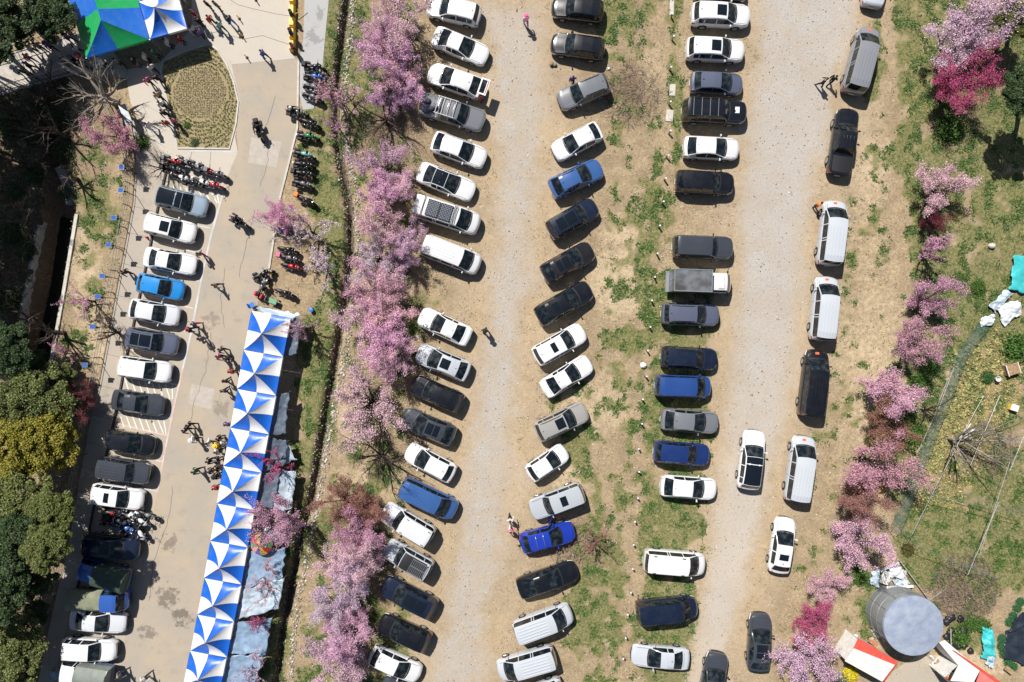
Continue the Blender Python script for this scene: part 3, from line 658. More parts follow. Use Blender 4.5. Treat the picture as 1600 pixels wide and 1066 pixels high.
    for k in range(6):
        y0 = lerp(-.66, .66, k/5)*sh.roof_w(0)/.80
        rv = []; xa, xb = sh.hdr-.35, sh.rh+.12
        for i in range(9):
            x = lerp(xa, xb, i/8); hh = 0 if i in (0, 8) else .045
            for dy, q_ in ((-.045, -.002), (-.02, hh), (.02, hh), (.045, -.002)): rv.append((x+sh.bow(x, y0+dy), y0+dy, sh.roof_z(x, y0+dy)+q_))
        ribs.append(('roof_rib', MB().add(rv, [(4*i+j, 4*i+4+j, 4*i+5+j, 4*i+1+j) for i in range(8) for j in range(3)]).mesh('roof_rib', 'paint'), True))
    ex['ribs'] = ribs
    hx = lerp(e, sh.cowl, .42)
    ex['sticker'] = [('bonnet_sticker', patch(sh, hx-.08, hx+.10, 1, .006, 2, 3, -.02, .28).mesh('bonnet_sticker', 'orange_sticker'), False)]
    PROTO[kind] = (sh, parts, ex); return PROTO[kind]
COLORS = dict(white=(.73,.735,.74), pearl=(.64,.66,.69), silver=(.50,.53,.57), lightgrey=(.42,.45,.48), midgrey=(.22,.23,.25), grey=(.17,.18,.195), beigegrey=(.33,.32,.30), gunmetal=(.045,.052,.065), slate=(.095,.11,.16), black=(.007,.008,.011), navy=(.008,.014,.034), blue=(.04,.13,.45), skyblue=(.02,.24,.62), royal=(.012,.04,.36), midblue=(.040,.11,.30), cobalt=(.020,.062,.23), deepblue=(.010,.030,.13), steelblue=(.26,.34,.42), brownblack=(.014,.013,.014))
CWORD = dict(white='white', pearl='pearl white', silver='silver', lightgrey='light grey', midgrey='mid grey', grey='grey', beigegrey='beige grey', gunmetal='dark grey', slate='dark slate blue', black='black', navy='dark navy', blue='blue', skyblue='bright sky blue', royal='bright royal blue', midblue='blue', cobalt='cobalt blue', deepblue='deep blue', steelblue='pale blue grey', brownblack='dark brown')
KWORD = dict(cuv=('crossover', 'car'), sedan=('saloon car', 'car'), hatch=('small hatchback', 'car'), suv=('SUV', 'car'), van=('van', 'van'), boxy=('boxy four by four', 'car'), pickup=('pickup truck', 'pickup'))
KNAME = dict(cuv='crossover_car', sedan='saloon_car', hatch='hatchback_car', suv='suv_car', van='van', boxy='four_by_four', pickup='pickup_truck')
EXW = dict(sunroof='with black sunroof', pano='with panoramic glass roof', blackroof='with all-black roof', ribs='with ribbed roof', smallroof='with small sunroof', bars='with roof bars')
def assemble(root, kind, color, extras):
    sh, parts, ex = car_proto(kind)
    for nm, me, off, painted, kids in parts:
        o = obj(nm, me, root, off); o.color = (*color, 1)
        if nm == 'wheel': o.name = 'wheel'
        for kn, km in kids: obj(kn, km, o)
    for e_ in extras:
        for nm, me, painted in ex.get(e_, []): o = obj(nm, me, root); o.color = (*color, 1)
    return sh
def place(front, rear, L, zc=.55):
    a, c_ = Vector(P(*front, zc)), Vector(P(*rear, zc)); d = a-c_; mid = (a+c_)/2
    return (mid.x, mid.y, 0), math.atan2(d.y, d.x), min(1.09, max(.88, d.length/L))
def car(front, rear, kind, color, extras='', rowtxt='', note=''):
    extras = extras.split(); loc, rz, sc_ = place(front, rear, KINDS[kind]['L']+.22)
    exw = next((EXW[q] for q in extras if q in EXW), note)
    label = ' '.join(q for q in (CWORD[color], KWORD[kind][0], exw) if q)+(', '+rowtxt if rowtxt else '')
    root = thing(KNAME[kind], label, KWORD[kind][1], loc, rz, 'parked cars and vans')
    root.scale = (sc_, min(1.04, max(.98, (sc_+1.04)/2)), min(1.03, max(.97, (sc_+1.04)/2)))
    assemble(root, kind, COLORS[color], extras)
    return root
ROWS = {
 'left kerb row': [  # beside the pavement on the far left
  ((325,326),(247,306),'suv','steelblue','blackroof rails'),((307,367),(229,348),'suv','white','sunroof'),((307,416),(228,401),'sedan','white',''),((288,456),(217,441),'hatch','skyblue',''),
  ((279,495),(208,482),'cuv','pearl',''),((280,540),(200,526),'suv','slate','pano rails'),((269,583),(188,571),'suv','white',''),((257,635),(178,623),'sedan','gunmetal',''),
  ((243,697),(168,685),'hatch','black',''),((236,740),(160,728),'boxy','gunmetal','ribs'),((226,781),(146,769),'suv','white','smallroof'),((220,857),(132,848),'suv','navy','sunroof'),
  'truckA','truckB',((198,973),(113,965),'sedan','pearl',''),((184,1015),(100,1010),'suv','white',''),'truckC'],
 'blossom tree row': [
  ((669,10),(751,29),'suv','white',''),((761,91),(678,57),'sedan','white',''),((671,114),(754,143),'cuv','white','',"with tailgate up"),((756,193),(658,163),'pickup','grey','bars'),((758,251),(676,221),'cuv','white',''),
  ((740,302),(654,268),'sedan','white','blackroof'),((748,353),(647,321),'van','white','','with roof solar panel'),((749,416),(661,382),'van','white','ribs'),((657,493),(735,529),'sedan','white',''),((653,550),(733,583),'cuv','silver','sunroof'),
  ((645,599),(723,632),'suv','black','rails'),((630,650),(711,683),'cuv','gunmetal','pano'),((637,703),(710,742),'hatch','white',''),((712,798),(627,757),'van','midblue','ribs'),((601,795),(676,840),'boxy','pearl',''),
  ((605,853),(673,891),'boxy','silver','','with black roof rack'),((600,911),(681,952),'suv','navy','pano'),((595,970),(672,1004),'suv','black','rails'),((656,1053),(580,1018),'hatch','white',''),((600,1068),(668,1100),'suv','gunmetal','')],
 'dry grass row': [
  ((864,12),(942,22),'suv','black',''),((862,69),(944,81),'suv','black','rails'),((874,161),(950,130),'suv','grey','rails'),((866,241),(937,204),'cuv','white',''),((938,262),(860,299),'cuv','midblue','rails'),
  ((930,322),(857,364),'suv','navy','pano'),((924,390),(848,432),'cuv','brownblack','pano'),((921,451),(839,498),'cuv','black','smallroof'),((911,517),(835,560),'suv','white','smallroof'),((921,566),(848,611),'sedan','white',''),
  ((915,641),(837,677),'suv','beigegrey','sunroof rails'),((883,704),(826,742),'hatch','white',''),((830,797),(911,766),'boxy','lightgrey','','with small sunroof'),((896,828),(813,849),'hatch','royal','bars','with open door'),((900,889),(809,920),'sedan','black',''),
  ((892,955),(803,987),'van','silver','ribs'),((779,1047),(868,1021),'van','silver','ribs'),((800,1097),(880,1070),'suv','silver','')],
 'post line row': [
  ((1165,-12),(1082,-14),'suv','black',''),((1169,28),(1078,24),'suv','white','sunroof'),((1160,82),(1070,78),'suv','white','sunroof'),((1158,134),(1077,130),'hatch','slate',''),((1165,179),(1061,174),'boxy','black','','with roof rack'),
  ((1152,235),(1066,231),'cuv','white',''),((1144,289),(1054,284),'suv','black',''),((1141,389),(1049,386),'boxy','gunmetal',''),'truckD',((1121,493),(1032,490),'suv','slate','rails'),
  ((1118,562),(1031,557),'suv','navy','rails'),((1108,605),(1022,602),'van','cobalt',''),((1120,661),(1031,654),'cuv','grey',''),((1106,711),(1020,704),'suv','deepblue',''),((1117,764),(1030,757),'cuv','white',''),
  ((1099,881),(1004,873),'van','white',''),((1087,946),(992,955),'van','navy',''),((987,1022),(1076,1028),'sedan','silver',''),((1121,1019),(1102,1107),'suv','gunmetal','')],
 'right track edge': [
  ((1377,-72),(1360,13),'sedan','silver',''),((1356,48),(1329,148),'van','midgrey','ribs sticker'),((1322,174),(1307,275),'pickup','black',''),((1303,316),(1291,416),'van','silver','ribs sticker'),((1290,434),(1280,533),'van','silver','ribs sticker'),
  ((1275,548),(1262,651),'van','black','ribs sticker'),((1178,673),(1166,764),'suv','white','blackroof'),((1255,682),(1240,783),'van','silver','ribs sticker'),((1227,807),(1213,896),'hatch','white','smallroof'),((1187,958),(1182,1046),'cuv','gunmetal','pano')],
}
TRUCKS = {'truckA': ((128,886),(200,906),'blue','green_canvas'), 'truckB': ((199,938),(108,936),'blue','khaki'), 'truckC': ((97,1044),(176,1056),'white','green_canvas'), 'truckD': ((1141,443),(1045,440),'white','steel_box')}
mat('canvas_green', (.045, .075, .055), .75, var=.15, scale=2, bump=.3); mat('canvas_khaki', (.20, .21, .14), .75, var=.12, scale=2, bump=.3); mat('canvas_grey', (.20, .225, .20), .7, var=.12, scale=2, bump=.3)
mat('box_steel', (.32, .34, .36), .35, .55, col2=(.12, .115, .11), scale=.9); mat('truck_bed', (.10, .13, .20), .6, var=.3, scale=4)
def truck(key, txt):
    f, r, col, load = TRUCKS[key]; tall = load != 'khaki'; Lt = 5.0
    loc, rz, sc_ = place(f, r, Lt, 1.0)
    words_ = {'truckA': 'blue cab light truck with dark green canvas cover', 'truckB': 'blue cab light truck with khaki covered bed', 'truckC': 'white cab light truck with grey green canvas cover', 'truckD': 'white cab box truck with stained steel box'}[key]
    root = thing('light_truck', words_+', '+txt, 'truck', loc, rz, 'parked cars and vans'); root.scale = (sc_, 1, 1)
    sh, parts, ex = car_proto('cab'); color = COLORS['white'] if col == 'white' else (.03, .10, .38)
    for nm, me, off, painted, kids in parts:
        o = obj(nm, me, root, (off[0]+1.55, off[1], off[2])); o.color = (*color, 1)
        for kn, km in kids: obj(kn, km, o)
    tm, rm = PROTO.setdefault('truck_wheel', wheel_meshes(.31, .26))
    for s_ in (-1, 1): w = obj('wheel', tm, root, (-1.35, s_*.70, .31)); obj('rim', rm, w)
    MB().box((-.95, 0, .62), (3.0, .9, .22)).build('chassis', 'black_plastic', root)
    bed = MB().box((-.96, 0, .80), (3.05, 1.72, .10))
    for s_ in (-1, 1): bed.box((-.96, s_*.83, 1.0), (3.05, .05, .36))
    bed.box((-2.46, 0, 1.0), (.05, 1.62, .36)).build('bed', 'truck_bed', root)
    if load == 'steel_box':
        MB().box((-.92, 0, 1.78), (3.02, 1.84, 1.75)).build('cargo_box', 'box_steel', root)
        fr = MB()
        for s_ in (-1, 1): fr.box((-.92, s_*.90, 2.672), (3.06, .07, .045))
        fr.box((-2.40, 0, 2.672), (.07, 1.73, .045)).box((.56, 0, 2.672), (.07, 1.73, .045)).build('box_frame', 'steel', root)
        for y in (-.45, .45): MB().box((-2.45, y, 1.75), (.04, .86, 1.6)).build('rear_door', 'box_steel', root)
        MB().box((-2.62, 0, .95), (.30, 1.75, .08)).build('rear_step', 'steel', root)
        MB().box((1.5, 0, 2.0), (.5, 1.2, .08), taper=.8).build('roof_deflector', 'white_paint', root)
    elif load == 'green_canvas':
        m_ = 'canvas_green' if key == 'truckA' else 'canvas_grey'; mb = MB(); n = 8; vs = []
        for i in range(n+1):
            x = lerp(.52, -2.44, i/n); sag = -.035*(i % 2)
            for y, z in ((-.85, 1.15), (-.86, 1.95+sag), (-.55, 2.22+sag), (0, 2.30+sag), (.55, 2.22+sag), (.86, 1.95+sag), (.85, 1.15)): vs.append((x, y, z))
        fs = [(i*7+k, i*7+k+1, (i+1)*7+k+1, (i+1)*7+k) for i in range(n) for k in range(6)]+[tuple(range(6, -1, -1)), tuple(range(n*7, n*7+7))]
        mb.add(vs, fs).build('canvas_cover', m_, root, True, 35)
        for s_ in (-1, 1): MB().tube([(-2.46, s_*.83, 1.1), (-2.46, s_*.84, 1.94), (-2.46, s_*.5, 2.2)], .02, 5).build('cover_frame', 'steel', root)
    else:
        mb = MB(); vs = []; n = 10
        for i in range(n+1):
            for j in range(7):
                x = lerp(.54, -2.48, i/n); y = lerp(-.92, .92, j/6); vs.append((x, y, 1.62+.10*math.cos(y*1.6)+.02*math.sin(i*2.1+j) if 0 < j < 6 else 1.2))
        mb.add(vs, [(i*7+k, i*7+k+1, (i+1)*7+k+1, (i+1)*7+k) for i in range(n) for k in range(6)]).build('bed_cover', 'canvas_khaki', root, True, 50)
    for x in (-2.5,):
        for s_ in (-1, 1): MB().box((x-.02, s_*.72, .72), (.04, .2, .1)).build('taillight', 'lamp_red', root)
    return root
CARS = {}
def build_cars():
    for row, items in ROWS.items():
        n = len(items)
        for k, it in enumerate(items):
            txt = '%s from top, %s' % (ORD[k], row) if row != 'right track edge' else '%s from top, right track edge' % ORD[k]
            CARS[(row, k)] = truck(it, txt) if isinstance(it, str) else car(*it[:5], txt, it[5] if len(it) > 5 else '')
build_cars()
# particular fittings -----------------------------------------------
r = CARS[('blossom tree row', 6)]; sh = car_proto('van')[0]           # van with solar panel and roof rack
for k, (x0, x1) in enumerate(((.55, -.42), (-.47, -1.44))):
    sp = MB().box(((x0+x1)/2, 0, 2.03), (abs(x1-x0), 1.32, .04)).build('solar_panel', 'solar_cell', r)
    g = MB()
    for i in range(1, 8): g.box((lerp(x0, x1, i/8), 0, 2.053), (.012, 1.3, .004))
    for i in range(1, 10): g.box(((x0+x1)/2, lerp(-.66, .66, i/10), 2.0565), (abs(x1-x0), .012, .004))
    g.build('grid_lines', 'steel', sp)
for x in (.68, .85, -1.75): MB().tube([(x, -.78, 1.97), (x, -.7, 2.05), (x, .7, 2.05), (x, .78, 1.97)], .03, 5).build('cross_bar', 'black_plastic', r)
r = CARS[('blossom tree row', 2)]                                       # raised tailgate
tg = MB().box((-2.55, 0, 1.72), (.75, 1.35, .06)).build('tailgate', 'paint', r); tg.color = (.8, .8, .79, 1)
MB().box((-2.50, 0, 1.755), (.42, 1.1, .008)).build('tailgate_glass', 'glass_dark', tg); MB().box((-2.82, 0, 1.757), (.06, 1.2, .01)).build('red_strip', 'lamp_red', tg)
r = CARS[('blossom tree row', 3)]                                       # load in the pickup bed
mat('luggage', (.03, .04, .06), .7, col2=(.30, .30, .33), scale=5)
ld = MB()
for i in range(7): ld.blob((-1.9+random.uniform(-.5, .4), random.uniform(-.55, .55), 1.28+random.uniform(0, .15)), (.33, .27, .22), jit=.2)
ld.build('luggage', 'luggage', r, True)
for x in (.3, -.2, -.7, -1.2): MB().tube([(x, -.72, 1.82), (x, -.68, 1.9), (x, .68, 1.9), (x, .72, 1.82)], .03, 5).build('rack_bar', 'alloy', r)
for s_ in (-1, 1): MB().tube([(.45, s_*.7, 1.9), (-1.3, s_*.7, 1.9)], .03, 5).build('rack_rail', 'alloy', r)
r = CARS[('blossom tree row', 15)]                                      # roof rack with slatted panel, black roof
sh = car_proto('boxy')[0]
patch(sh, .50, -2.0, .96, .008, 8, 6).build('black_roof', 'black_plastic', r, True)
rk = MB().box((-1.15, 0, 1.93), (1.55, 1.25, .03)).build('roof_rack', 'black_plastic', r)
for i in range(9): MB().box((lerp(-.42, -1.88, i/8), 0, 1.953), (.035, 1.25, .02)).build('rack_slat', 'steel', rk)
for s_ in (-1, 0, 1): MB().box((-1.15, s_*.6, 1.965), (1.55, .04, .02)).build('rack_rail', 'steel', rk)
r = CARS[('post line row', 4)]
rk = MB()
for s_ in (-1, 1): rk.tube([(.3, s_*.72, 1.9), (-1.95, s_*.72, 1.9)], .025, 5)
rk.build('roof_rack', 'black_plastic', r)
for i in range(4): MB().tube([(lerp(.1, -1.8, i/3), -.72, 1.905), (lerp(.1, -1.8, i/3), .72, 1.905)], .022, 5).build('rack_bar', 'steel', r)
MB().box((1.75, .1, 1.185), (.34, .5, .01)).build('bonnet_notice', 'plate_white', r)
r = CARS[('dry grass row', 12)]; sh = car_proto('boxy')[0]
patch(sh, -.25, -.8, .55, .008).build('sunroof', 'roof_glass', r, True)
r = CARS[('dry grass row', 13)]                                         # blue hatchback: driver door open, boot open
dr = MB().box((0, 0, 0), (1.0, .06, .62)).mesh('open_door', 'paint'); d = obj('open_door', dr, r, (.55, 1.20, .62), math.radians(58)); d.color = (*COLORS['royal'], 1)
MB().box((0, 0, .42), (.8, .03, .30)).build('door_glass', 'glass_dark', d)
r = CARS[('right track edge', 2)]; sh = car_proto('pickup')[0]          # tonneau cover
patch(sh, -1.22, -2.52, .98, .012, 6, 4).build('bed_cover', 'black_plastic', r, True)
for k in range(4): o = MB().box((-.1, lerp(-.42, .42, k/3), 1.822), (.75, .035, .02)).build('roof_rib', 'paint', r); o.color = (*COLORS['black'], 1)
r = CARS[('blossom tree row', 14)]
for x in (.2, -1.9):
    for s_ in (-1, 1): MB().box((x, s_*.62, 1.90), (.2, .05, .05)).build('rack_mount', 'black_plastic', r)
r = CARS[('post line row', 15)]; sh = car_proto('van')[0]
for x in (.55, -1.9):
    for s_ in (-1, 1): MB().box((x, s_*.70, 1.985), (.28, .05, .05)).build('rack_mount', 'black_plastic', r)
# ------------------------------------------------------------------ tents
BLUE, WHITE_, GREENC = (.012, .135, .62), (.82, .82, .82), (.015, .40, .115)
def tent(center, ux, uy, sx, sy, ze, zp, label, group, cols=(WHITE_, BLUE), sag=1.75, poles=True, phase=0, name='canopy_tent'):
    """eight panels from a peak to a rectangle; ux, uy unit vectors"""
    root = thing(name, label, 'tent', (center.x, center.y, 0), 0, group)
    cs = [(-1, 1), (0, 1), (1, 1), (1, 0), (1, -1), (0, -1), (-1, -1), (-1, 0)]
    def pt(a, b_, t):
        f = (1-t)**sag; inn = 1-.055*math.sin(PI*t)*0
        return (ux*(a*sx/2*t)+uy*(b_*sy/2*t))+Vector((0, 0, ze+(zp-ze)*f))
    for k in range(8):
        a, c_ = cs[k], cs[(k+1) % 8]; mb = MB(); n, mN = 10, 6; vs = []
        for i in range(n+1):
            t = .012+(1-.012)*i/n
            for j in range(mN+1):
                u = j/mN; p = pt(lerp(a[0], c_[0], u), lerp(a[1], c_[1], u), t)
                p.z -= .07*math.sin(PI*u)*math.sin(PI*min(1, t*1.02))*(1-.3*t)
                vs.append(p)
        fs = [(i*(mN+1)+j, (i+1)*(mN+1)+j, (i+1)*(mN+1)+j+1, i*(mN+1)+j+1) for i in range(n) for j in range(mN)]
        col = cols[(k+phase) % 2]
        o = mb.add(vs, fs).build('panel', 'canopy', root, True); o.color = (*col, 1)
        e0, e1 = pt(*a, 1), pt(*c_, 1); dz = Vector((0, 0, -.27)); out = Vector((e0.x+e1.x, e0.y+e1.y, 0)).normalized()*.012
        v2 = []
        for j in range(7):
            q = e0.lerp(e1, j/6)+out; v2 += [q, q+dz*(1 if j % 2 else .85)]
        o = MB().add(v2, [(2*j, 2*j+1, 2*j+3, 2*j+2) for j in range(6)]).build('valance', 'canopy', root); o.color = (*col, 1)
    if poles:
        for a, c_ in ((-1, -1), (1, -1), (1, 1), (-1, 1)):
            q = ux*(a*(sx/2-.06))+uy*(c_*(sy/2-.06)); MB().tube([(q.x, q.y, 0), (q.x, q.y, ze)], .03, 6).build('pole', 'steel', root)
        MB().blob((0, 0, zp-.02), (.05, .05, .05)).build('peak_cap', 'steel', root)
    return root
PEAKS = [(409,521.5),(397,584),(386,646),(375,707.5),(363.5,768),(353,828),(342.5,887.5),(332,947),(320.5,1005),(308.5,1063),(297,1121)]
ZE, ZP = 2.2, 3.5
pk = [Vector(P(x, y, ZP)).to_2d() for x, y in PEAKS]
for k, p in enumerate(pk):
    d = ((pk[k+1]-p) if k < len(pk)-1 else (p-pk[k-1])); ln = d.length
    if 0 < k < len(pk)-1: ln = ((pk[k+1]-pk[k-1]).length)/2
    d = (Matrix.Rotation(random.uniform(-.022, .022), 2) @ d).normalized(); uy = Vector((-d.x, -d.y, 0)); ux = Vector((uy.y, -uy.x, 0))
    tent(Vector((p.x, p.y, 0)), ux, uy, ln*1.0, ln*.985, ZE+random.uniform(-.07, .07), ZP+random.uniform(-.10, .08), 'blue and white market canopy, %s from top in the long tent row' % ORD[k], 'market canopies')
# big tents in the top corner
def hipped():
    ze, zr = 2.6, 4.1
    B = Vector(P(135, 91, ze)); C = Vector(P(234, 62, ze)); up = (Vector(P(108, 0, ze))-B).normalized(); Ld = 10.2
    A = B+up*Ld; D = C+up*Ld; R0 = Vector(P(158, 32, zr)); R1 = R0+up*4.6
    o0 = Vector((B.x, B.y, 0)); root = thing('party_tent', 'large blue and green hipped tent in the top left corner', 'tent', o0, 0)
    def panel(pts, col, n=6):
        mb = MB(); vs = []; pts = [Vector(p)-o0 for p in pts]
        if len(pts) == 3: pts = [pts[0], pts[1], pts[2], pts[2]]
        for i in range(n+1):
            for j in range(n+1):
                u, v = i/n, j/n; p = (pts[0].lerp(pts[1], u)).lerp(pts[3].lerp(pts[2], u), v); p.z -= .10*math.sin(PI*v)*(.4+.6*math.sin(PI*u)); vs.append(p)
        o = mb.add(vs, [(i*(n+1)+j, (i+1)*(n+1)+j, (i+1)*(n+1)+j+1, i*(n+1)+j+1) for i in range(n) for j in range(n)]).build('panel', 'canopy', root, True); o.color = (*col, 1)
    M = (B+C)/2; lm = B+up*2.95; rm = C+up*2.75; r1 = R0+up*.95; bl2 = (.012, .15, .60)
    panel([B, M, R0], bl2); panel([M, C, R0], GREENC); panel([lm, B, R0, r1], GREENC); panel([A, lm, r1, R1], bl2)
    panel([C, rm, r1, R0], bl2); panel([rm, rm+up*2.7, r1+up*2, r1], GREENC); panel([rm+up*2.7, D, R1, r1+up*2], bl2); panel([D, A, R1], GREENC)
    for a, c_, col in ((B, M, bl2), (M, C, GREENC), (A, B, bl2), (C, D, bl2)):
        dz = Vector((0, 0, -.3)); a, c_ = a-o0, c_-o0; v2 = []
        for j in range(13): q = a.lerp(c_, j/12); v2 += [q, q+dz*(1 if j % 2 else .8)]
        o = MB().add(v2, [(2*j, 2*j+1, 2*j+3, 2*j+2) for j in range(12)]).build('valance', 'canopy', root); o.color = (*col, 1)
    for q in (B, C, A, D, (A+B)/2, (C+D)/2):
        q = q-o0; MB().tube([(q.x, q.y, 0), (q.x, q.y, ze)], .04, 6).build('pole', 'steel', root)
    return up
up = hipped()
c0 = Vector(P(234, 62, 2.5)); c1 = Vector(P(293, 45, 2.5)); ux = (c1-c0).normalized(); uy = Vector((-ux.y, ux.x, 0)); ln = (c1-c0).length
tent((c0+c1)/2+uy*ln/2, ux, uy, ln*.985, ln*.985, 2.5, 3.9, 'blue and white canopy beside the blue green hipped tent', None, phase=0)
tent((c0+c1)/2+uy*(ln*1.5), ux, uy, ln*.985, ln*.985, 2.5, 3.9, 'blue and white canopy cut off by the top edge', None, phase=0)
# ---- tarpaulins behind the market row
mat('tarp_blue', (.24, .34, .47), .42, var=.2, scale=1.2, bump=.5, bscale=2.5); mat('tarp_slate', (.105, .135, .18), .55, var=.15, scale=1.2, bump=.5, bscale=2.5)
mat('tarp_pale', (.44, .53, .61), .4, var=.16, scale=1.5, bump=.5, bscale=3); mat('tarp_teal', (.05, .46, .47), .5, var=.15, scale=1.2, bump=.5, bscale=2); mat('tarp_white', (.68, .72, .74), .5, var=.12, scale=2.5, bump=.6, bscale=4)
def tarp(label, corners, zs, m, sag=.15, wr=.05, n=34, name='tarpaulin', seed=0, legs=True):
    wr *= 1.05
    ps = [Vector(P(x, y, z)) for (x, y), z in zip(corners, zs)]; c_ = sum(ps, Vector())/4; base = Vector((c_.x, c_.y, 0)); mb = MB(); vs = []
    for i in range(n+1):
        for j in range(n+1):
            u, v = i/n, j/n
            p = ps[0].lerp(ps[1], u).lerp(ps[3].lerp(ps[2], u), v)-base
            ed = max(abs(u-.5), abs(v-.5))*2; f_ = lambda q, o_: float(fbm(p.x*100+seed*57, p.y*100, q, o_, 3))-.5
            if ed > .8: p.x += f_(38, 21)*.42*(ed-.8)*5; p.y += f_(38, 23)*.42*(ed-.8)*5; p.z -= (ed-.8)*.5*abs(f_(50, 25))*2
            fold = math.sin((p.x*.8+p.y*1.3)*5.5+seed+f_(90, 27)*9)
            p.z += -sag*math.sin(PI*u)*math.sin(PI*v)+wr*f_(45, 4)*2.4+wr*.30*fold; vs.append(p)
    mb.add(vs, [(i*(n+1)+j, (i+1)*(n+1)+j, (i+1)*(n+1)+j+1, i*(n+1)+j+1) for i in range(n) for j in range(n)])
    o = mb.build(name, m, None, True); o.location = base; tag(o, label, 'tarpaulin')
    s_ = o.modifiers.new('thickness', 'SOLIDIFY'); s_.thickness = .012
    if legs:
        for p in ps:
            q = p-base
            if q.z > .8: MB().tube([(q.x, q.y, 0), (q.x, q.y, q.z-.08)], .025, 5).build('pole', 'steel', o)
    return o
tarp('grey sheet hung behind the topmost market canopy', [(455,498),(472,499),(463,553),(444,557)], [1.9,1.6,1.6,1.9], 'tarp_slate', seed=1)
tarp('pale blue sheet along the top end of the tent row', [(398,484),(412,480),(470,492),(455,500)], [2.1,1.7,1.7,2.1], 'tarp_pale', seed=2)
tarp('narrow slate sheet hanging right of the second and third canopy', [(433,618),(452,612),(447,676),(420,682)], [1.9,1.5,1.5,1.9], 'tarp_slate', seed=3)
tarp('slate blue tarpaulin behind the fourth market canopy', [(419,682),(449,690),(447,724),(409,738)], [1.9,1.4,1.4,1.9], 'tarp_slate', seed=4)
tarp('small pale triangle of sheet beside the slate tarpaulin', [(449,694),(451,695),(463,719),(445,724)], [1.3,1.3,.9,1.1], 'tarp_pale', seed=5)
tarp('slate blue tarpaulin behind the fifth market canopy', [(408,740),(440,736),(424,795),(398,790)], [1.9,1.5,1.5,1.9], 'tarp_slate', seed=6)
tarp('pale blue sheet right of the fifth market canopy', [(441,734),(462,736),(455,797),(423,797)], [1.4,1.1,1.1,1.4], 'tarp_pale', seed=7)
tarp('crumpled pale sheet under the pink tree near the parasol', [(412,826),(442,820),(440,846),(414,852)], [.9,.8,.8,.9], 'tarp_pale', .1, .10, seed=8)
tarp('blue tarpaulin under the rainbow parasol', [(388,862),(446,856),(442,905),(379,922)], [1.8,1.4,1.4,1.8], 'tarp_blue', .1, seed=9)
tarp('striped pale blue tarpaulin below the parasol sheet', [(378,923),(444,903),(436,950),(369,969)], [1.8,1.5,1.3,1.8], 'tarp_pale', .12, .08, seed=10)
tarp('blue tarpaulin behind the second last canopy', [(368,971),(424,967),(414,1022),(358,1021)], [1.8,1.4,1.4,1.8], 'tarp_blue', .15, seed=11)
tarp('blue grey tarpaulin behind the lowest canopy', [(357,1024),(412,1024),(398,1085),(342,1085)], [1.8,1.4,1.4,1.8], 'tarp_blue', .15, seed=12)
# rainbow parasol
w = Vector(P(406, 853, 2.5)); par = thing('parasol', 'round rainbow striped parasol standing on the blue tarpaulin', 'parasol', (w.x, w.y, 0))
cols = [(.72,.32,.28),(.20,.16,.42),(.80,.55,.06),(.62,.06,.06),(.10,.28,.12)]
for k in range(10):
    a0, a1 = 2*PI*k/10+.3, 2*PI*(k+1)/10+.3; vs = []; R_ = .88
    for i in range(5):
        t = i/4; r_ = .03+R_*t; z = 2.55-.45*t**1.6
        vs += [(r_*math.cos(a0), r_*math.sin(a0), z), (r_*math.cos((a0+a1)/2), r_*math.sin((a0+a1)/2), z-.02*t), (r_*math.cos(a1), r_*math.sin(a1), z)]
    o = MB().add(vs, [(3*i+j, 3*i+3+j, 3*i+4+j, 3*i+1+j) for i in range(4) for j in range(2)]).build('panel', 'canopy', par); o.color = (*cols[k % 5], 1)
MB().tube([(0, 0, 0), (0, 0, 2.65)], .025, 6).build('pole', 'steel', par); MB().lathe((0, 0, 0), [(.25, 0), (.25, .08), (.05, .14)], 12).build('foot', 'black_plastic', par)
# ------------------------------------------------------------------ people and motorcycles
def skin_mesh(name, joints, edges, radii, zones):
    me = bpy.data.meshes.new(name); me.from_pydata(joints, edges, []); o = bpy.data.objects.new(name, me); COL.objects.link(o)
    o.modifiers.new('skin', 'SKIN'); sd = me.skin_vertices[0].data
    for i, r_ in enumerate(radii): q = 1.22 if zones[i] in (1, 2) else 1.08; sd[i].radius = (r_[0]*q, r_[1]*q) if isinstance(r_, tuple) else (r_*q, r_*q)
    sd[0].use_root = True
    s_ = o.modifiers.new('sub', 'SUBSURF'); s_.levels = 1
    dg = bpy.context.evaluated_depsgraph_get(); res = bpy.data.meshes.new_from_object(o.evaluated_get(dg), depsgraph=dg)
    bpy.data.objects.remove(o); bpy.data.meshes.remove(me); res.name = name
    res.materials.clear()
    for q in ('skin', 'cloth', 'cloth', 'black_plastic'): res.materials.append(MATS[q])
    J = np.array(joints)
    for p in res.polygons:
        c_ = np.array(p.center); k = int(np.argmin(((J-c_)**2).sum(1))); p.material_index = zones[k]; p.use_smooth = True
    return res
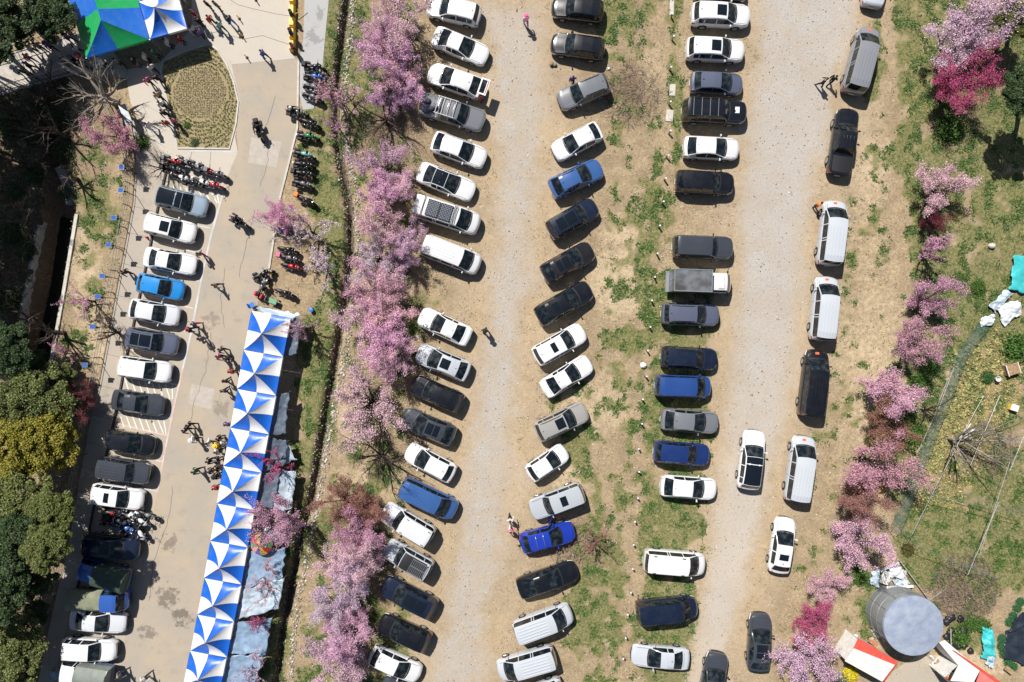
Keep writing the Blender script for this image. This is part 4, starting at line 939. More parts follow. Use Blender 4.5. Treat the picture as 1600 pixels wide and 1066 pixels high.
def pose(kind):
    # x forward, y left. 0 pelvis 1 waist 2 chest 3 neck 4 head 5 crown
    J = [(0,0,.95),(0,0,1.12),(.01,0,1.36),(.02,0,1.50),(.04,0,1.60),(.03,0,1.69)]; Rr = [(.15,.12),(.14,.11),(.17,.12),.055,.085,.07]; Z = [2,1,1,0,0,0]; E = [(0,1),(1,2),(2,3),(3,4),(4,5)]
    def limb(root, pts, rs, zs):
        a = root
        for p, r_, z in zip(pts, rs, zs): J.append(p); Rr.append(r_); Z.append(z); E.append((a, len(J)-1)); a = len(J)-1
    for s_ in (1, -1):
        sw = {'stand': .02, 'walk': .26, 'sit': 0}[kind]*s_
        if kind == 'sit':
            limb(2, [(.02,.19*s_,1.38),(.16,.27*s_,1.15),(.42,.30*s_,1.08),(.50,.30*s_,1.07),(.55,.28*s_,1.05)], [.065,.05,.042,.035,.025], [1,1,1,0,0])
            limb(0, [(.08,.12*s_,.90),(.36,.20*s_,.80),(.22,.22*s_,.42),(.20,.22*s_,.36),(.34,.23*s_,.33)], [.09,.07,.05,.045,.035], [2,2,2,3,3])
        else:
            limb(2, [(.0,.20*s_,1.40),(-sw*.45,.25*s_,1.14),(.06-sw*.75,.25*s_,.90),(.09-sw*.8,.245*s_,.82),(.11-sw*.82,.24*s_,.75)], [.065,.05,.038,.035,.025], [1,1,1,0,0])
            limb(0, [(.0,.10*s_,.88),(.03+sw*.5,.11*s_,.50),(-.02+sw,.11*s_,.11),(-.02+sw,.11*s_,.05),(.14+sw,.12*s_,.035)], [.09,.068,.048,.045,.035], [2,2,2,3,3])
    return skin_mesh('person_'+kind, J, E, Rr, Z)
BODY = {k: pose(k) for k in ('stand', 'walk', 'sit')}
HAIR = MB().blob((-.015, 0, 1.66), (.105, .098, .10), 10, 6, .04).mesh('hair', 'hair', True)
CAP = MB().lathe((.02, 0, 1.68), [(.112, 0), (.11, .06), (.07, .11), (.01, .125)], 12).box((.15, 0, 1.69), (.12, .15, .015)).mesh('cap', 'cloth', True, 40)
SUNHAT = MB().lathe((.02, 0, 1.69), [(.21, 0), (.20, .015), (.11, .03), (.10, .09), (.03, .11)], 14).mesh('sun_hat', 'cloth', True, 40)
HELMET = MB().blob((.02, 0, 1.64), (.145, .13, .15), 12, 8, 0).mesh('helmet', 'gloss', True)
VISOR = MB().blob((.075, 0, 1.63), (.10, .105, .055), 10, 5, 0).mesh('visor', 'glass_dark', True)
BAG = MB().blob((-.19, 0, 1.22), (.11, .15, .21), 8, 6, .05).mesh('backpack', 'cloth', True)
PAL = {'black': (.012,.012,.014), 'navy': (.015,.022,.06), 'grey': (.16,.16,.17), 'white': (.72,.72,.72), 'red': (.5,.02,.03), 'blue': (.05,.16,.50), 'pink': (.70,.12,.28), 'tan': (.40,.29,.18), 'green': (.03,.20,.09), 'purple': (.13,.06,.28), 'orange': (.75,.20,.03), 'denim': (.07,.11,.20), 'yellow': (.75,.48,.03), 'khaki': (.20,.18,.11), 'mint': (.2,.45,.42)}
CLOTHM = {}
for k, v in PAL.items(): CLOTHM[k] = mat('cloth_'+k, v, .85, var=.12, scale=9)
SKINM = MATS['skin']
def person(px, py, top='black', bot='navy', head='hair', kind='stand', rz=None, label='', group=None, bag=None, z=0, at=None, sc_=None, skin=1.0):
    if at is None: w = P(px, py, 1.15+z); at = (w[0], w[1], z)
    o = obj('person', BODY[kind], None, at, rz if rz is not None else random.uniform(0, 6.28))
    q = sc_ or random.uniform(.94, 1.04); o.scale = (q, q, q); tag(o, label, 'person', group)
    for k, mm in ((1, CLOTHM[top]), (2, CLOTHM[bot])): o.material_slots[k].link = 'OBJECT'; o.material_slots[k].material = mm
    if head == 'hair': obj('hair', HAIR, o)
    elif head.startswith('cap'): obj('hair', HAIR, o); obj('cap', CAP, o, color=PAL[head.split('_')[1]])
    elif head.startswith('hat'): obj('sun_hat', SUNHAT, o, color=PAL[head.split('_')[1]])
    elif head.startswith('helmet'): h_ = obj('helmet', HELMET, o, color=PAL[head.split('_')[1]]); obj('visor', VISOR, h_)
    if bag: obj('backpack', BAG, o, color=PAL[bag])
    return o
# ---- motorcycle prototype
def bike_proto(scooter=False):
    parts = []
    t = MB().lathe((0, 0, 0), [(.22, -.055), (.29, -.055), (.315, 0), (.29, .055), (.22, .055)], 18, 'y').mesh('tyre', 'rubber', True, 40)
    r_ = MB().lathe((0, 0, 0), [(.20, -.03), (.225, -.03), (.225, .03), (.20, .03)], 14, 'y'); r_.lathe((0, 0, 0), [(.05, -.06), (.05, .06)], 8, 'y')
    for k in range(6): a = PI*k/3; r_.tube([(0, 0, 0), (.21*math.cos(a), 0, .21*math.sin(a))], .014, 4)
    r_ = r_.mesh('rim', 'alloy')
    parts += [('wheel', t, (.72, 0, .315), 0, [('rim', r_)]), ('wheel', t, (-.70, 0, .315), 0, [('rim', r_)])]
    fr = MB().tube([(.48, 0, .85), (.1, 0, .45), (-.35, 0, .42), (-.70, 0, .32)], .04, 6).tube([(.45, 0, .85), (-.2, 0, .72), (-.75, 0, .80)], .035, 6).box((.05, 0, .42), (.48, .30, .34), taper=.85)
    parts.append(('engine_frame', fr.mesh('engine_frame', 'black_plastic'), (0, 0, 0), 0, []))
    parts.append(('fork', MB().tube([(.46, .09, .98), (.72, .10, .32)], .028, 5).tube([(.46, -.09, .98), (.72, -.10, .32)], .028, 5).mesh('fork', 'alloy'), (0, 0, 0), 0, []))
    parts.append(('handlebar', MB().tube([(.26, .40, 1.05), (.40, .20, 1.06), (.45, 0, 1.02), (.40, -.20, 1.06), (.26, -.40, 1.05)], .022, 5).mesh('handlebar', 'chrome'), (0, 0, 0), 0, []))
    parts.append(('fuel_tank', MB().blob((.14, 0, .86), (.34, .18, .16), 10, 7, 0).mesh('fuel_tank', 'gloss', True), (0, 0, 0), 1, []))
    parts.append(('seat', MB().blob((-.38, 0, .83), (.42, .15, .09), 10, 6, 0).mesh('seat', 'black_plastic', True), (0, 0, 0), 0, []))
    parts.append(('fairing', MB().blob((.52, 0, .92), (.20, .21, .19), 10, 7, 0).mesh('fairing', 'gloss', True), (0, 0, 0), 1, []))
    parts.append(('windscreen', MB().add([(.50, -.16, 1.08), (.50, .16, 1.08), (.38, .12, 1.32), (.38, -.12, 1.32)], [(0, 1, 2, 3)]).mesh('windscreen', 'glass_dark'), (0, 0, 0), 0, []))
    parts.append(('headlight', MB().lathe((.70, 0, .92), [(.08, -.02), (.085, .02), (.04, .04)], 10, 'x').mesh('headlight', 'lamp_clear'), (0, 0, 0), 0, []))
    parts.append(('taillight', MB().box((-.86, 0, .84), (.05, .14, .06)).mesh('taillight', 'lamp_red'), (0, 0, 0), 0, []))
    for s_ in (1, -1):
        parts.append(('mirror', MB().blob((.36, .42*s_, 1.18), (.025, .07, .045), 8, 5, 0).tube([(.38, .3*s_, 1.06), (.36, .40*s_, 1.17)], .009, 4).mesh('mirror', 'chrome', True), (0, 0, 0), 0, []))
    parts.append(('exhaust', MB().tube([(.1, -.16, .3), (-.3, -.18, .32), (-.8, -.20, .42)], [.03, .045, .055], 7).mesh('exhaust', 'chrome', True), (0, 0, 0), 0, []))
    parts.append(('front_mudguard', MB().add([q for i in range(7) for q in ((.72+.35*math.cos(PI*(.25+i/9)), -.07, .315+.35*math.sin(PI*(.25+i/9))), (.72+.35*math.cos(PI*(.25+i/9)), .07, .315+.35*math.sin(PI*(.25+i/9))))], [(2*i, 2*i+1, 2*i+3, 2*i+2) for i in range(6)]).mesh('front_mudguard', 'gloss', True), (0, 0, 0), 1, []))
    return parts
BIKE = bike_proto()
TOPBOX = MB().box((-.82, 0, 1.0), (.36, .42, .28), taper=.88).mesh('top_box', 'matte'); PANNIER = [MB().box((-.62, .30*s_, .66), (.42, .18, .32), taper=.9).mesh('pannier', 'matte') for s_ in (1, -1)]
def bike(px, py, ang, color='black', box=False, pan=False, label='', group='motorcycles parked in rows', rider=None, boxcol=None, seatcol=None):
    w = P(px, py, .7); o = thing('motorcycle', label, 'motorcycle', (w[0], w[1], 0), -math.radians(ang), group)
    lean = 0 if rider else math.radians(-9); o.rotation_euler = (lean, 0, -math.radians(ang))
    for nm, me, off, painted, kids in BIKE:
        q = obj(nm, me, o, off); q.color = (*PAL[color], 1)
        for kn, km in kids: obj(kn, km, q)
    if box: q = obj('top_box', TOPBOX, o); q.color = (*PAL[boxcol or 'black'], 1)
    if pan:
        for me in PANNIER: q = obj('pannier', me, o); q.color = (*PAL[boxcol or 'black'], 1)
    if rider:
        rz = -math.radians(ang); top, hl, lab = rider
        person(0, 0, top, 'black', 'helmet_'+hl, 'sit', rz, lab, None, at=(w[0]-.22*math.cos(rz), w[1]-.22*math.sin(rz), .02), sc_=1.0)
    return o
BK = [  # right of the road, from the top down
 (491,107,8,'black',1,1,None,None),(490,122,8,'blue',0,1,None,None),(489,138,10,'grey',0,0,None,None),(487,153,18,'grey',0,0,None,None),(484,194,20,'black',0,0,None,None),(480,215,6,'green',0,1,None,None),(474,243,12,'mint',0,1,None,None),(474,259,8,'black',0,1,None,None),(474,273,8,'black',1,1,None,None),(472,289,14,'grey',0,1,None,None),(477,314,24,'black',1,0,'orange',None),
 (441,361,6,'purple',0,0,None,None),(449,392,12,'black',0,0,None,None),(451,405,12,'grey',1,0,'pink',None),(454,418,14,'red',0,0,None,None),(411,431,-22,'black',0,1,None,None),(411,452,-62,'grey',0,1,'red',None),(444,459,18,'black',0,0,None,None)]
for k, (x, y, a, c_, bx, pn, bc, _) in enumerate(BK):
    d = {13: 'with bright pink top box', 10: 'with orange top box', 5: 'with panniers', 0: 'with black top box', 11: 'under the pink blossom branches'}.get(k, 'without luggage' if not (bx or pn) else 'with panniers')
    bike(x, y, a, c_, bx, pn, '%s motorcycle %s, %s from top right of the road' % (dict(black='black', mint='pale mint').get(c_, c_), d, ORD[k]), boxcol=bc)
for k, (x, y, a, c_, bx, pn, bc) in enumerate([(271,254,14,'red',1,1,'grey'),(290,256,22,'black',0,1,'grey'),(308,263,24,'grey',1,1,'grey'),(322,268,20,'red',0,1,'black'),(338,273,16,'grey',1,0,'grey'),(270,266,8,'grey',1,1,'black'),(283,279,20,'white',0,0,None),(300,287,16,'black',0,1,None),(315,286,22,'white',0,0,None),(332,291,12,'red',0,0,None)]):
    bike(x, y, a, c_, bx, pn, '%s motorcycle, %s in the %s rank above the top parked SUV' % (c_, ORD[k % 5], 'upper' if k < 5 else 'lower'), 'motorcycles in the hatched bay', boxcol=bc)
for k, (x, y, a, c_, bx, pn, bc) in enumerate([(177,804,12,'red',0,1,None),(172,819,14,'black',0,1,None),(201,807,16,'grey',1,0,'grey'),(219,814,35,'white',1,1,'white'),(197,826,20,'blue',0,1,'blue'),(218,832,60,'white',0,0,None),(187,798,10,'black',0,1,None),(186,815,16,'white',1,0,'black'),(208,818,20,'black',1,1,None),(205,834,28,'navy',0,1,None),(230,806,24,'grey',0,1,None)]):
    bike(x, y, a, c_, bx, pn, '%s motorcycle, %s from left in the group below the white SUV' % (c_, ORD[k]), 'motorcycles by the shaded navy SUV', boxcol=bc)
bike(405,205,75,'black',1,1,'black motorcycle with top box ridden down the road', None, ('black','black','rider in black with yellow trim on the moving motorcycle'))
bike(463,175,10,'grey',0,1,'grey motorcycle with rider pulling up at the road edge', None, ('black','white','rider in black with white helmet at the road edge'))
bike(374,346,30,'black',0,1,'black motorcycle with rider in the middle of the road', None, ('navy','black','rider in navy jacket in the middle of the road'))
# ---- people
PEOPLE = [
 (336,446,'tan','black','hair','walk',.4,'lone person in tan jacket walking across the road',None),
 (303,507,'denim','red','hair','walk',.2,'person in denim jacket walking beside the white car',None),
 (296,515,'navy','black','cap_red','walk',.3,'person in navy with bright red cap near the slate SUV','red'),
 (313,529,'grey','denim','hair','stand',2,'person in grey top following the red cap',None),
 (312,397,'grey','red','hair','walk',2.2,'person in grey and red beside the white saloon nose',None),
 (195,425,'black','black','hair','walk',-.8,'person in black walking on the pavement by the fence',None),
 (345,546,'grey','black','hair','walk',-.5,'grey topped person, upper of the group above the canopies',None),
 (342,557,'pink','black','hair','walk',-.4,'pink topped person, left of the group above the canopies',None),
 (354,560,'black','navy','hair','stand',1,'dark clothed person, right of the group above the canopies','grey'),
 (352,596,'black','black','cap_black','walk',1.2,'black clothed person, upper of the pair beside the canopies',None),
 (350,611,'black','navy','hair','walk',1.2,'black clothed person, lower of the pair beside the canopies',None),
 (295,664,'black','black','hair','walk',-.4,'person in black, topmost of three crossing the road',None),
 (289,672,'navy','black','hair','walk',-.4,'person in navy, middle of three crossing the road',None),
 (301,687,'white','black','hat_white','walk',-.3,'person in white hat, lowest of three crossing the road',None),
 (326,692,'white','grey','hair','walk',2.6,'person in white near the crowd at the canopies',None),
 (305,736,'green','black','hair','walk',.1,'lone person in green top on the road',None),
 (355,663,'purple','white','hair','stand',1.1,'person in purple at the edge of the third canopy',None),
 (342,685,'black','black','hair','stand',.2,'person in black, topmost of the crowd at the canopies',None),
 (340,696,'yellow','black','hat_yellow','stand',.4,'person in yellow hat in the crowd at the canopies',None),
 (348,694,'white','grey','hair','stand',.3,'person in white at the edge of the fourth canopy',None),
 (339,706,'white','black','hair','walk',.2,'person in white below the yellow hat',None),
 (327,720,'black','black','hair','walk',.2,'person in black left of the lower crowd at the canopies',None),
 (339,719,'navy','black','cap_grey','stand',.2,'person in grey cap in the lower crowd at the canopies',None),
 (328,736,'grey','black','hair','stand',.5,'person in grey in the lower crowd at the canopies',None),
 (339,732,'black','grey','hair','stand',.5,'person in black close to the fifth canopy',None),
 (338,744,'black','navy','hat_black','stand',.5,'person in black hat, lowest of the crowd at the canopies',None),
 (361,581,'red','black','hair','stand',1,'person in red at the left edge of the second canopy',None),
 (337,762,'red','grey','hair','stand',1,'person in red at the left edge of the fifth canopy',None),
 (187,1056,'grey','navy','hair','walk',.3,'person in grey on the road at the bottom edge',None),
 (225,1062,'white','navy','hair','walk',.6,'person in white on the road at the bottom edge',None),
 (410,83,'blue','navy','hair','walk',-.4,'lone person in blue on the concrete plaza',None),
 (358,30,'navy','blue','hair','walk',-.6,'person in navy walking on the plaza near the yellow posts',None),
 (343,40,'mint','black','hair','walk',-.7,'person in mint top on the plaza',None),
 (327,29,'red','black','hair','walk',-.8,'person in red top on the plaza',None),
 (323,6,'black','navy','hair','stand',1,'person in black near the tent, left of the top edge pair',None),
 (337,7,'grey','black','hair','stand',1,'person in grey near the tent, right of the top edge pair',None),
 (301,20,'red','black','hair','stand',1,'person in red beside the corner of the blue white tent',None),
 (310,33,'black','black','hair','stand',1.5,'person in black beside the corner of the blue white tent',None),
 (300,45,'white','navy','hair','stand',2.5,'person in white below the corner of the blue white tent',None),
 (312,50,'purple','black','hair','stand',3,'person in purple below the corner of the blue white tent',None),
 (454,20,'black','navy','hair','stand',3.1,'topmost person leaning on the yellow barrier',None),
 (454,50,'navy','black','hair','stand',3.1,'middle person leaning on the yellow barrier',None),
 (456,72,'pink','black','hair','stand',3.1,'lowest person leaning on the yellow barrier',None),
 (236,105,'white','navy','hair','walk',-1,'person in white at the edge of the tent shade',None),
 (243,121,'black','black','hair','walk',-1,'person in black left of the planted bed top',None),
 (229,125,'pink','black','hair','walk',-1,'person in pink on the path left of the planted bed',None),
 (246,149,'tan','black','hair','walk',-1,'person in tan beside the planted bed',None),
 (252,163,'white','black','hair','walk',-1,'person in white beside the planted bed',None),
 (256,176,'black','black','hair','walk',-1,'person in black beside the planted bed',None),
 (232,196,'white','white','hair','walk',-.4,'person all in white on the path',None),
 (258,192,'red','grey','hair','stand',-1,'person in red beside the lower planted bed',None),
 (271,188,'pink','navy','hair','stand',-2,'person in pink standing in the planted bed edge',None),
 (225,88,'white','black','hair','stand',0,'person in white under the edge of the green tent',None),
 (240,82,'green','black','hair','stand',0,'person in green under the edge of the green tent',None),
 (209,95,'black','grey','hair','stand',0,'person in black under the edge of the green tent',None),
 (261,66,'white','navy','hair','stand',0,'person in white under the edge of the blue white tent',None),
 (280,60,'red','black','hair','stand',0,'person in red under the edge of the blue white tent',None),
 (822,30,'white','pink','hat_pink','walk',-1.3,'person in white and pink on the middle gravel lane',None),
 (895,124,'purple','black','hair','walk',1.4,'person in purple between the black SUV and grey SUV',None),
 (758,517,'black','black','hat_black','walk',-.7,'person in black on the gravel beside the white saloon',None),
 (752,152,'red','navy','hair','stand',2.8,'person in red behind the white SUV with tailgate up',None),
 (797,813,'white','black','hair','walk',1.4,'taller of two people in white near the blue hatchback',None),
 (798,830,'pink','white','hair','walk',1.4,'shorter of two people in white near the blue hatchback',None),
 (811,850,'tan','black','hair','stand',.2,'person bent at the back of the blue hatchback',None),
 (1288,127,'black','black','hair','walk',2.4,'person in black, left of two beside the grey van',None),
 (1303,123,'black','black','hair','walk',.6,'person in black, right of two beside the grey van',None),
 (1280,319,'orange','black','hair','stand',-.6,'person in orange at the front of the silver ribbed van',None),
 (489,832,'grey','denim','hair','stand',0,'person in grey crouched at the stone ditch',None),
 (452,804,'white','black','cap_black','stand',0,'person in white behind the pink tree near the ditch',None),
]
for px, py, a, c_, h_, kd, rz, lab, bag in PEOPLE:
    person(px, py, a, c_, h_, kd, rz, lab, 'visitors on foot', bag)
DECK_Z = .12
tops = ['white','tan','purple','purple','pink','navy','white','grey','black','red','white','black','white','grey']
heads = ['hair','hair','hat_purple','hat_black','hair','cap_blue','hat_white','hair','hat_grey','cap_red','hair','hair','hat_white','hair']
for k, (x, y) in enumerate([(46,75),(59,72),(75,71),(104,57),(42,89),(44,102),(27,110),(101,95),(113,92),(125,89),(118,76),(128,103),(159,98),(183,96)]):
    person(x, y, tops[k], 'black', heads[k], 'walk', random.uniform(2.2, 3.8), 'person in %s, %s from the far end of the left walkway queue' % (tops[k], ORD[k]), 'people on the walkway by the tent', z=DECK_Z)
# ------------------------------------------------------------------ trees
def leaf_quads(C, size, rnd, up=.35, elong=1.5):
    """C (n,3) centres -> quads"""
    n = len(C); nr = rnd.normal(size=(n, 3)); nr[:, 2] = np.abs(nr[:, 2])+up; nr /= np.linalg.norm(nr, axis=1)[:, None]
    t = rnd.normal(size=(n, 3)); t -= (t*nr).sum(1)[:, None]*nr; t /= np.linalg.norm(t, axis=1)[:, None]; bt = np.cross(nr, t)
    s_ = (size*(.6+.8*rnd.random(n)))[:, None]; t = t*s_*elong/2; bt = bt*s_/2
    V = np.stack([C-t, C+bt, C+t, C-bt], 1).reshape(-1, 3); F = np.arange(4*n).reshape(n, 4)
    return V, F
def grow(seed, height, radius, limbs=7, levels=3, droop=0.0, start=.25, rnd=None):
    rd = random.Random(seed); segs = []; tips = []
    def branch(p, d, ln, r_, lev):
        n = 4; pts = [p]; rs = [r_]; q = p.copy(); dd = d.copy()
        for i in range(n):
            dd = (dd+Vector((rd.uniform(-.25, .25), rd.uniform(-.25, .25), rd.uniform(-.12, .2)-droop*lev*.3))).normalized()
            q = q+dd*ln/n; pts.append(q.copy()); rs.append(r_*(1-.72*(i+1)/n))
        segs.append((pts, rs, lev))
        if lev < levels:
            for k in range(rd.randint(4, 6) if lev == 1 else rd.randint(3, 5)):
                t = rd.uniform(.25, 1.0); i = min(n-1, int(t*n)); b0 = pts[i].lerp(pts[i+1], t*n-i)
                nd_ = (dd+Vector((rd.uniform(-1, 1), rd.uniform(-1, 1), rd.uniform(-.2, .7)))*.85).normalized()
                branch(b0, nd_, ln*rd.uniform(.42, .65), rs[i]*.6, lev+1)
        else: tips.append(pts)
    h0 = height*start; tr = [Vector((0, 0, -.15)), Vector((rd.uniform(-.05, .05), rd.uniform(-.05, .05), h0*.6)), Vector((rd.uniform(-.1, .1), rd.uniform(-.1, .1), h0))]
    r0 = .035*height+.02; segs.append((tr, [r0*1.3, r0, r0*.9], 0))
    for k in range(limbs):
        a = 2*PI*(k+rd.uniform(-.3, .3))/limbs; el = rd.uniform(.30, 1.38)
        branch(tr[-1]-Vector((0, 0, rd.uniform(0, h0*.3))), Vector((math.cos(a)*math.cos(el), math.sin(a)*math.cos(el), math.sin(el))), radius*rd.uniform(.75, 1.1)/max(.55, math.cos(el)*.9+.25), r0*.6, 1)
    return segs, tips
def wood_mesh(segs, mt, minlev=9):
    mb = MB()
    for pts, rs, lev in segs:
        if lev <= minlev: mb.tube(pts, [max(q, .007) for q in rs], 6 if lev < 2 else 4 if lev < 3 else 3, cap=False)
    return mb.mesh('trunk', mt, True)
def blossom_proto(seed, nflow=9000, height=4.2, radius=2.3, size=.085, sparse=False, limbs=7):
    segs, tips = grow(seed, height, radius, limbs=limbs); rnd = np.random.default_rng(seed); pts = []; cum = []
    for p, rs, lev in segs:
        if lev >= 2 or (lev == 1 and not sparse):
            for a, c_ in list(zip(p[:-1], p[1:]))[(1 if lev == 1 else 0):]: pts.append((a, c_)); cum.append((c_-a).length*(1.0 if lev >= 3 else .55))
    A = np.array([q[0] for q in pts]); B = np.array([q[1] for q in pts]); w_ = np.array(cum); w_ /= w_.sum()
    k = rnd.choice(len(pts), nflow//3, p=w_); t = rnd.random(len(k))[:, None]; base = A[k]+(B[k]-A[k])*t
    C = np.repeat(base, 3, 0)+rnd.normal(size=(len(base)*3, 3))*(.06 if sparse else .15)
    V, F = leaf_quads(C, size, rnd, .3, 1.25)
    return wood_mesh(segs, 'bark'), fast_mesh('crown', V, F, ['petal'])
BLO = [blossom_proto(100+i, 15000, 3.6+.2*i, 2.3, .068, False, 10) for i in range(6)]
BLO_SP = [blossom_proto(200+i, 3600, 3.6, 2.3, .075, True, 5) for i in range(3)]
PINK, DEEP, MAG, RUST, DRED, PALEP = (.76,.48,.60), (.66,.37,.48), (.54,.11,.24), (.36,.18,.145), (.20,.05,.065), (.77,.55,.63)
def blossom(px, py, rpx, col, label, sparse=False, group=None, bare=False, zc=2.4):
    w = P(px, py, zc*rpx/42+.2); k = random.randrange(6 if not sparse else 3); tm, cm = (BLO_SP if sparse else BLO)[k]
    o = thing('blossom_tree', label, 'tree', (w[0], w[1], 0), random.uniform(0, 6.28), group); s_ = rpx/S/2.35; o.scale = (s_, s_, s_*random.uniform(.85, 1.0))
    obj('trunk', tm, o); j = lambda: random.uniform(.9, 1.1); c_ = obj('crown', cm, o); c_.color = (min(1, col[0]*j()), col[1]*j(), col[2]*j(), 1)
    return o
T1 = [(622,22,44,PINK),(596,48,28,PALEP),(605,85,40,PINK),(632,108,38,PINK),(615,140,34,PINK),(600,262,36,PINK),(622,292,30,PALEP),(590,305,36,PINK),(605,350,38,PINK),(632,392,32,PINK),(592,405,34,PALEP),(578,452,38,PINK),(607,470,38,PINK),(572,500,34,PALEP),(600,525,42,PINK),(612,560,34,PINK),(578,632,50,PINK),(535,788,36,RUST),(568,796,32,RUST),(556,836,36,DEEP),(572,868,34,PINK),(535,878,34,PALEP),(543,925,38,PINK),(518,950,30,PALEP),(549,975,36,PINK),(524,1002,36,PINK),(538,1042,42,PINK)]
cname = {PINK: 'pink', DEEP: 'deep pink', MAG: 'magenta', RUST: 'rusty red', DRED: 'dark red', PALEP: 'pale pink'}
for k, (x, y, r_, c_) in enumerate(T1): blossom(x, y, r_*.95, c_, '%s flowering tree, %s in the belt beside the parked cars' % (cname[c_], 'second from bottom' if k == 25 else 'lowest') if k > 24 else '%s flowering tree, %s from top in the belt beside the parked cars' % (cname[c_], ORD[k]), group='flowering trees between ditch and car park')
T2 = [(520,140,34,DEEP,'sparse pink tree over the stone ditch beside the parked motorcycles',1),(545,150,26,PALEP,'thin pale pink tree on the ditch bank near the top belt',1),(525,195,20,DEEP,'small sparse pink sapling over the ditch below the motorcycles',1),(438,338,26,DEEP,'pink tree spreading over the road edge by a motorcycle',0),(482,362,36,PALEP,'thin pink tree on the verge left of the ditch bend',1),(505,425,36,PALEP,'thin pale tree on the verge beside the ditch',1),(480,515,26,DEEP,'small pink tree behind the topmost market canopy',1),(432,722,28,MAG,'small crimson tree growing through the slate tarpaulin',1),(430,812,36,DEEP,'pink tree above the rainbow parasol',0),(418,905,26,DEEP,'sparse pink twigs over the blue tarpaulin under the parasol',1),(408,975,22,MAG,'sparse crimson twigs over the lower blue tarpaulin',1),(398,1045,26,PALEP,'sparse pink tree at the lowest tarpaulin',1),
 (182,212,32,DEEP,'pink tree beside the wire fence near the top left path',0),(130,470,26,DEEP,'small pink tree on the dry slope left of the pavement',1),(104,553,20,DEEP,'small pink tree at the edge of the left shade',1),(122,625,28,DRED,'dark red leaved tree beside the big evergreen',0),
 (930,850,22,RUST,'bare reddish shrub on the dry strip beside the blue hatchback',1)]
for x, y, r_, c_, lab, sp in T2: blossom(x, y, r_, c_, lab, bool(sp), None)
T3 = [(1530,30,54,PINK,0),(1490,75,44,PALEP,0),(1492,135,42,MAG,0),(1470,298,38,PINK,0),(1458,345,20,DRED,0),(1462,388,36,DEEP,1),(1452,468,36,DEEP,0),(1428,530,36,DEEP,0),(1388,606,42,PINK,0),(1392,662,36,RUST,0),(1372,724,46,DEEP,0),(1340,782,36,RUST,0),(1332,845,42,PINK,0),(1297,922,28,PINK,0),(1278,978,32,MAG,0),(1262,1035,46,PINK,0)]
for k, (x, y, r_, c_, sp) in enumerate(T3): blossom(x, y, r_*.95, c_, '%s flowering tree, %s from top along the right edge of the car park' % (cname[c_], ORD[k]), bool(sp), 'flowering trees along the right edge')
# bare trees
def bare(px, py, rpx, label, seed, mt='bark_pale', h_=5, z=3.0, limbs=8):
    w = P(px, py, z); o = thing('bare_tree', label, 'tree', (w[0], w[1], 0), 0); segs, tips = grow(seed, h_, rpx/S, limbs=limbs)
    tr = [q for q in segs if q[2] <= 1]; br = [q for q in segs if q[2] > 1]
    obj('trunk', wood_mesh(tr, mt), o); m_ = wood_mesh(br, mt); m_.name = 'twigs'; obj('twigs', m_, o); return o
bare(125,128,56,'bare grey tree reaching over the dark bank by the walkway',31,h_=7,z=5)
bare(590,715,40,'bare twiggy tree on the slope below the round pink tree',32,'bark',h_=4,z=2)
bare(1505,690,50,'bare pale tree in the vegetable plot',33,h_=4,z=2)
bare(252,262,24,'small bare bush beside the parked motorcycles',34,'bark',h_=2.5,z=1)
bare(600,185,45,'bare brown shrub below the top blossom belt',35,'bark',h_=3,z=1.5)
bare(172,520,26,'bare shrub over the fence beside the white SUV',36,'bark',h_=3,z=1.5)
for k, (x, y, r_, sd) in enumerate([(30,180,40,51),(75,200,36,52),(20,250,38,53),(92,270,26,54),(30,340,36,55),(14,420,34,56),(70,520,30,57),(25,500,30,58),(60,130,34,59)]):
    bare(x, y, r_, 'dark bare tree in the shade of the stream bank, %s from top' % ORD[k], sd, 'bark', h_=4.5, z=2.5, limbs=6)
bare(1450,640,22,'small bare shrub by the garden net',38,'bark',h_=2.2,z=1.0)
mat('brush', (.20, .155, .12), .9, var=.4, scale=5)
def brush(px, py, rpx, label, n, seed):
    rd = random.Random(seed); w = P(px, py); mb = MB()
    for i in range(n):
        a = rd.uniform(0, 6.28); r_ = rpx/S*math.sqrt(rd.random()); x, y = r_*math.cos(a), r_*math.sin(a); z = .1+.5*(1-r_/(rpx/S))*rd.random(); b_ = rd.uniform(0, 6.28); l_ = rd.uniform(.4, 1.3)
        mb.tube([(x, y, z), (x+l_*.5*math.cos(b_), y+l_*.5*math.sin(b_), z+rd.uniform(0, .2)), (x+l_*math.cos(b_+.3), y+l_*math.sin(b_+.3), z*.6+.04)], [.018, .014, .006], 3, cap=False)
    o = mb.build('brush_pile', 'brush'); o.location = w; stuff(o, label, 'brushwood'); return o
brush(1505,920,52,'brown heap of cut branches in the garden',620,1); brush(1545,700,40,'thin tangle of twigs in the vegetable plot',240,2); brush(600,190,45,'dry twigs on the slope below the blossom belt',240,3); brush(885,850,35,'dry twigs on the strip right of the blue hatchback',120,4)
brush(985,150,45,'dry stems on the brown strip between the car rows',220,5)
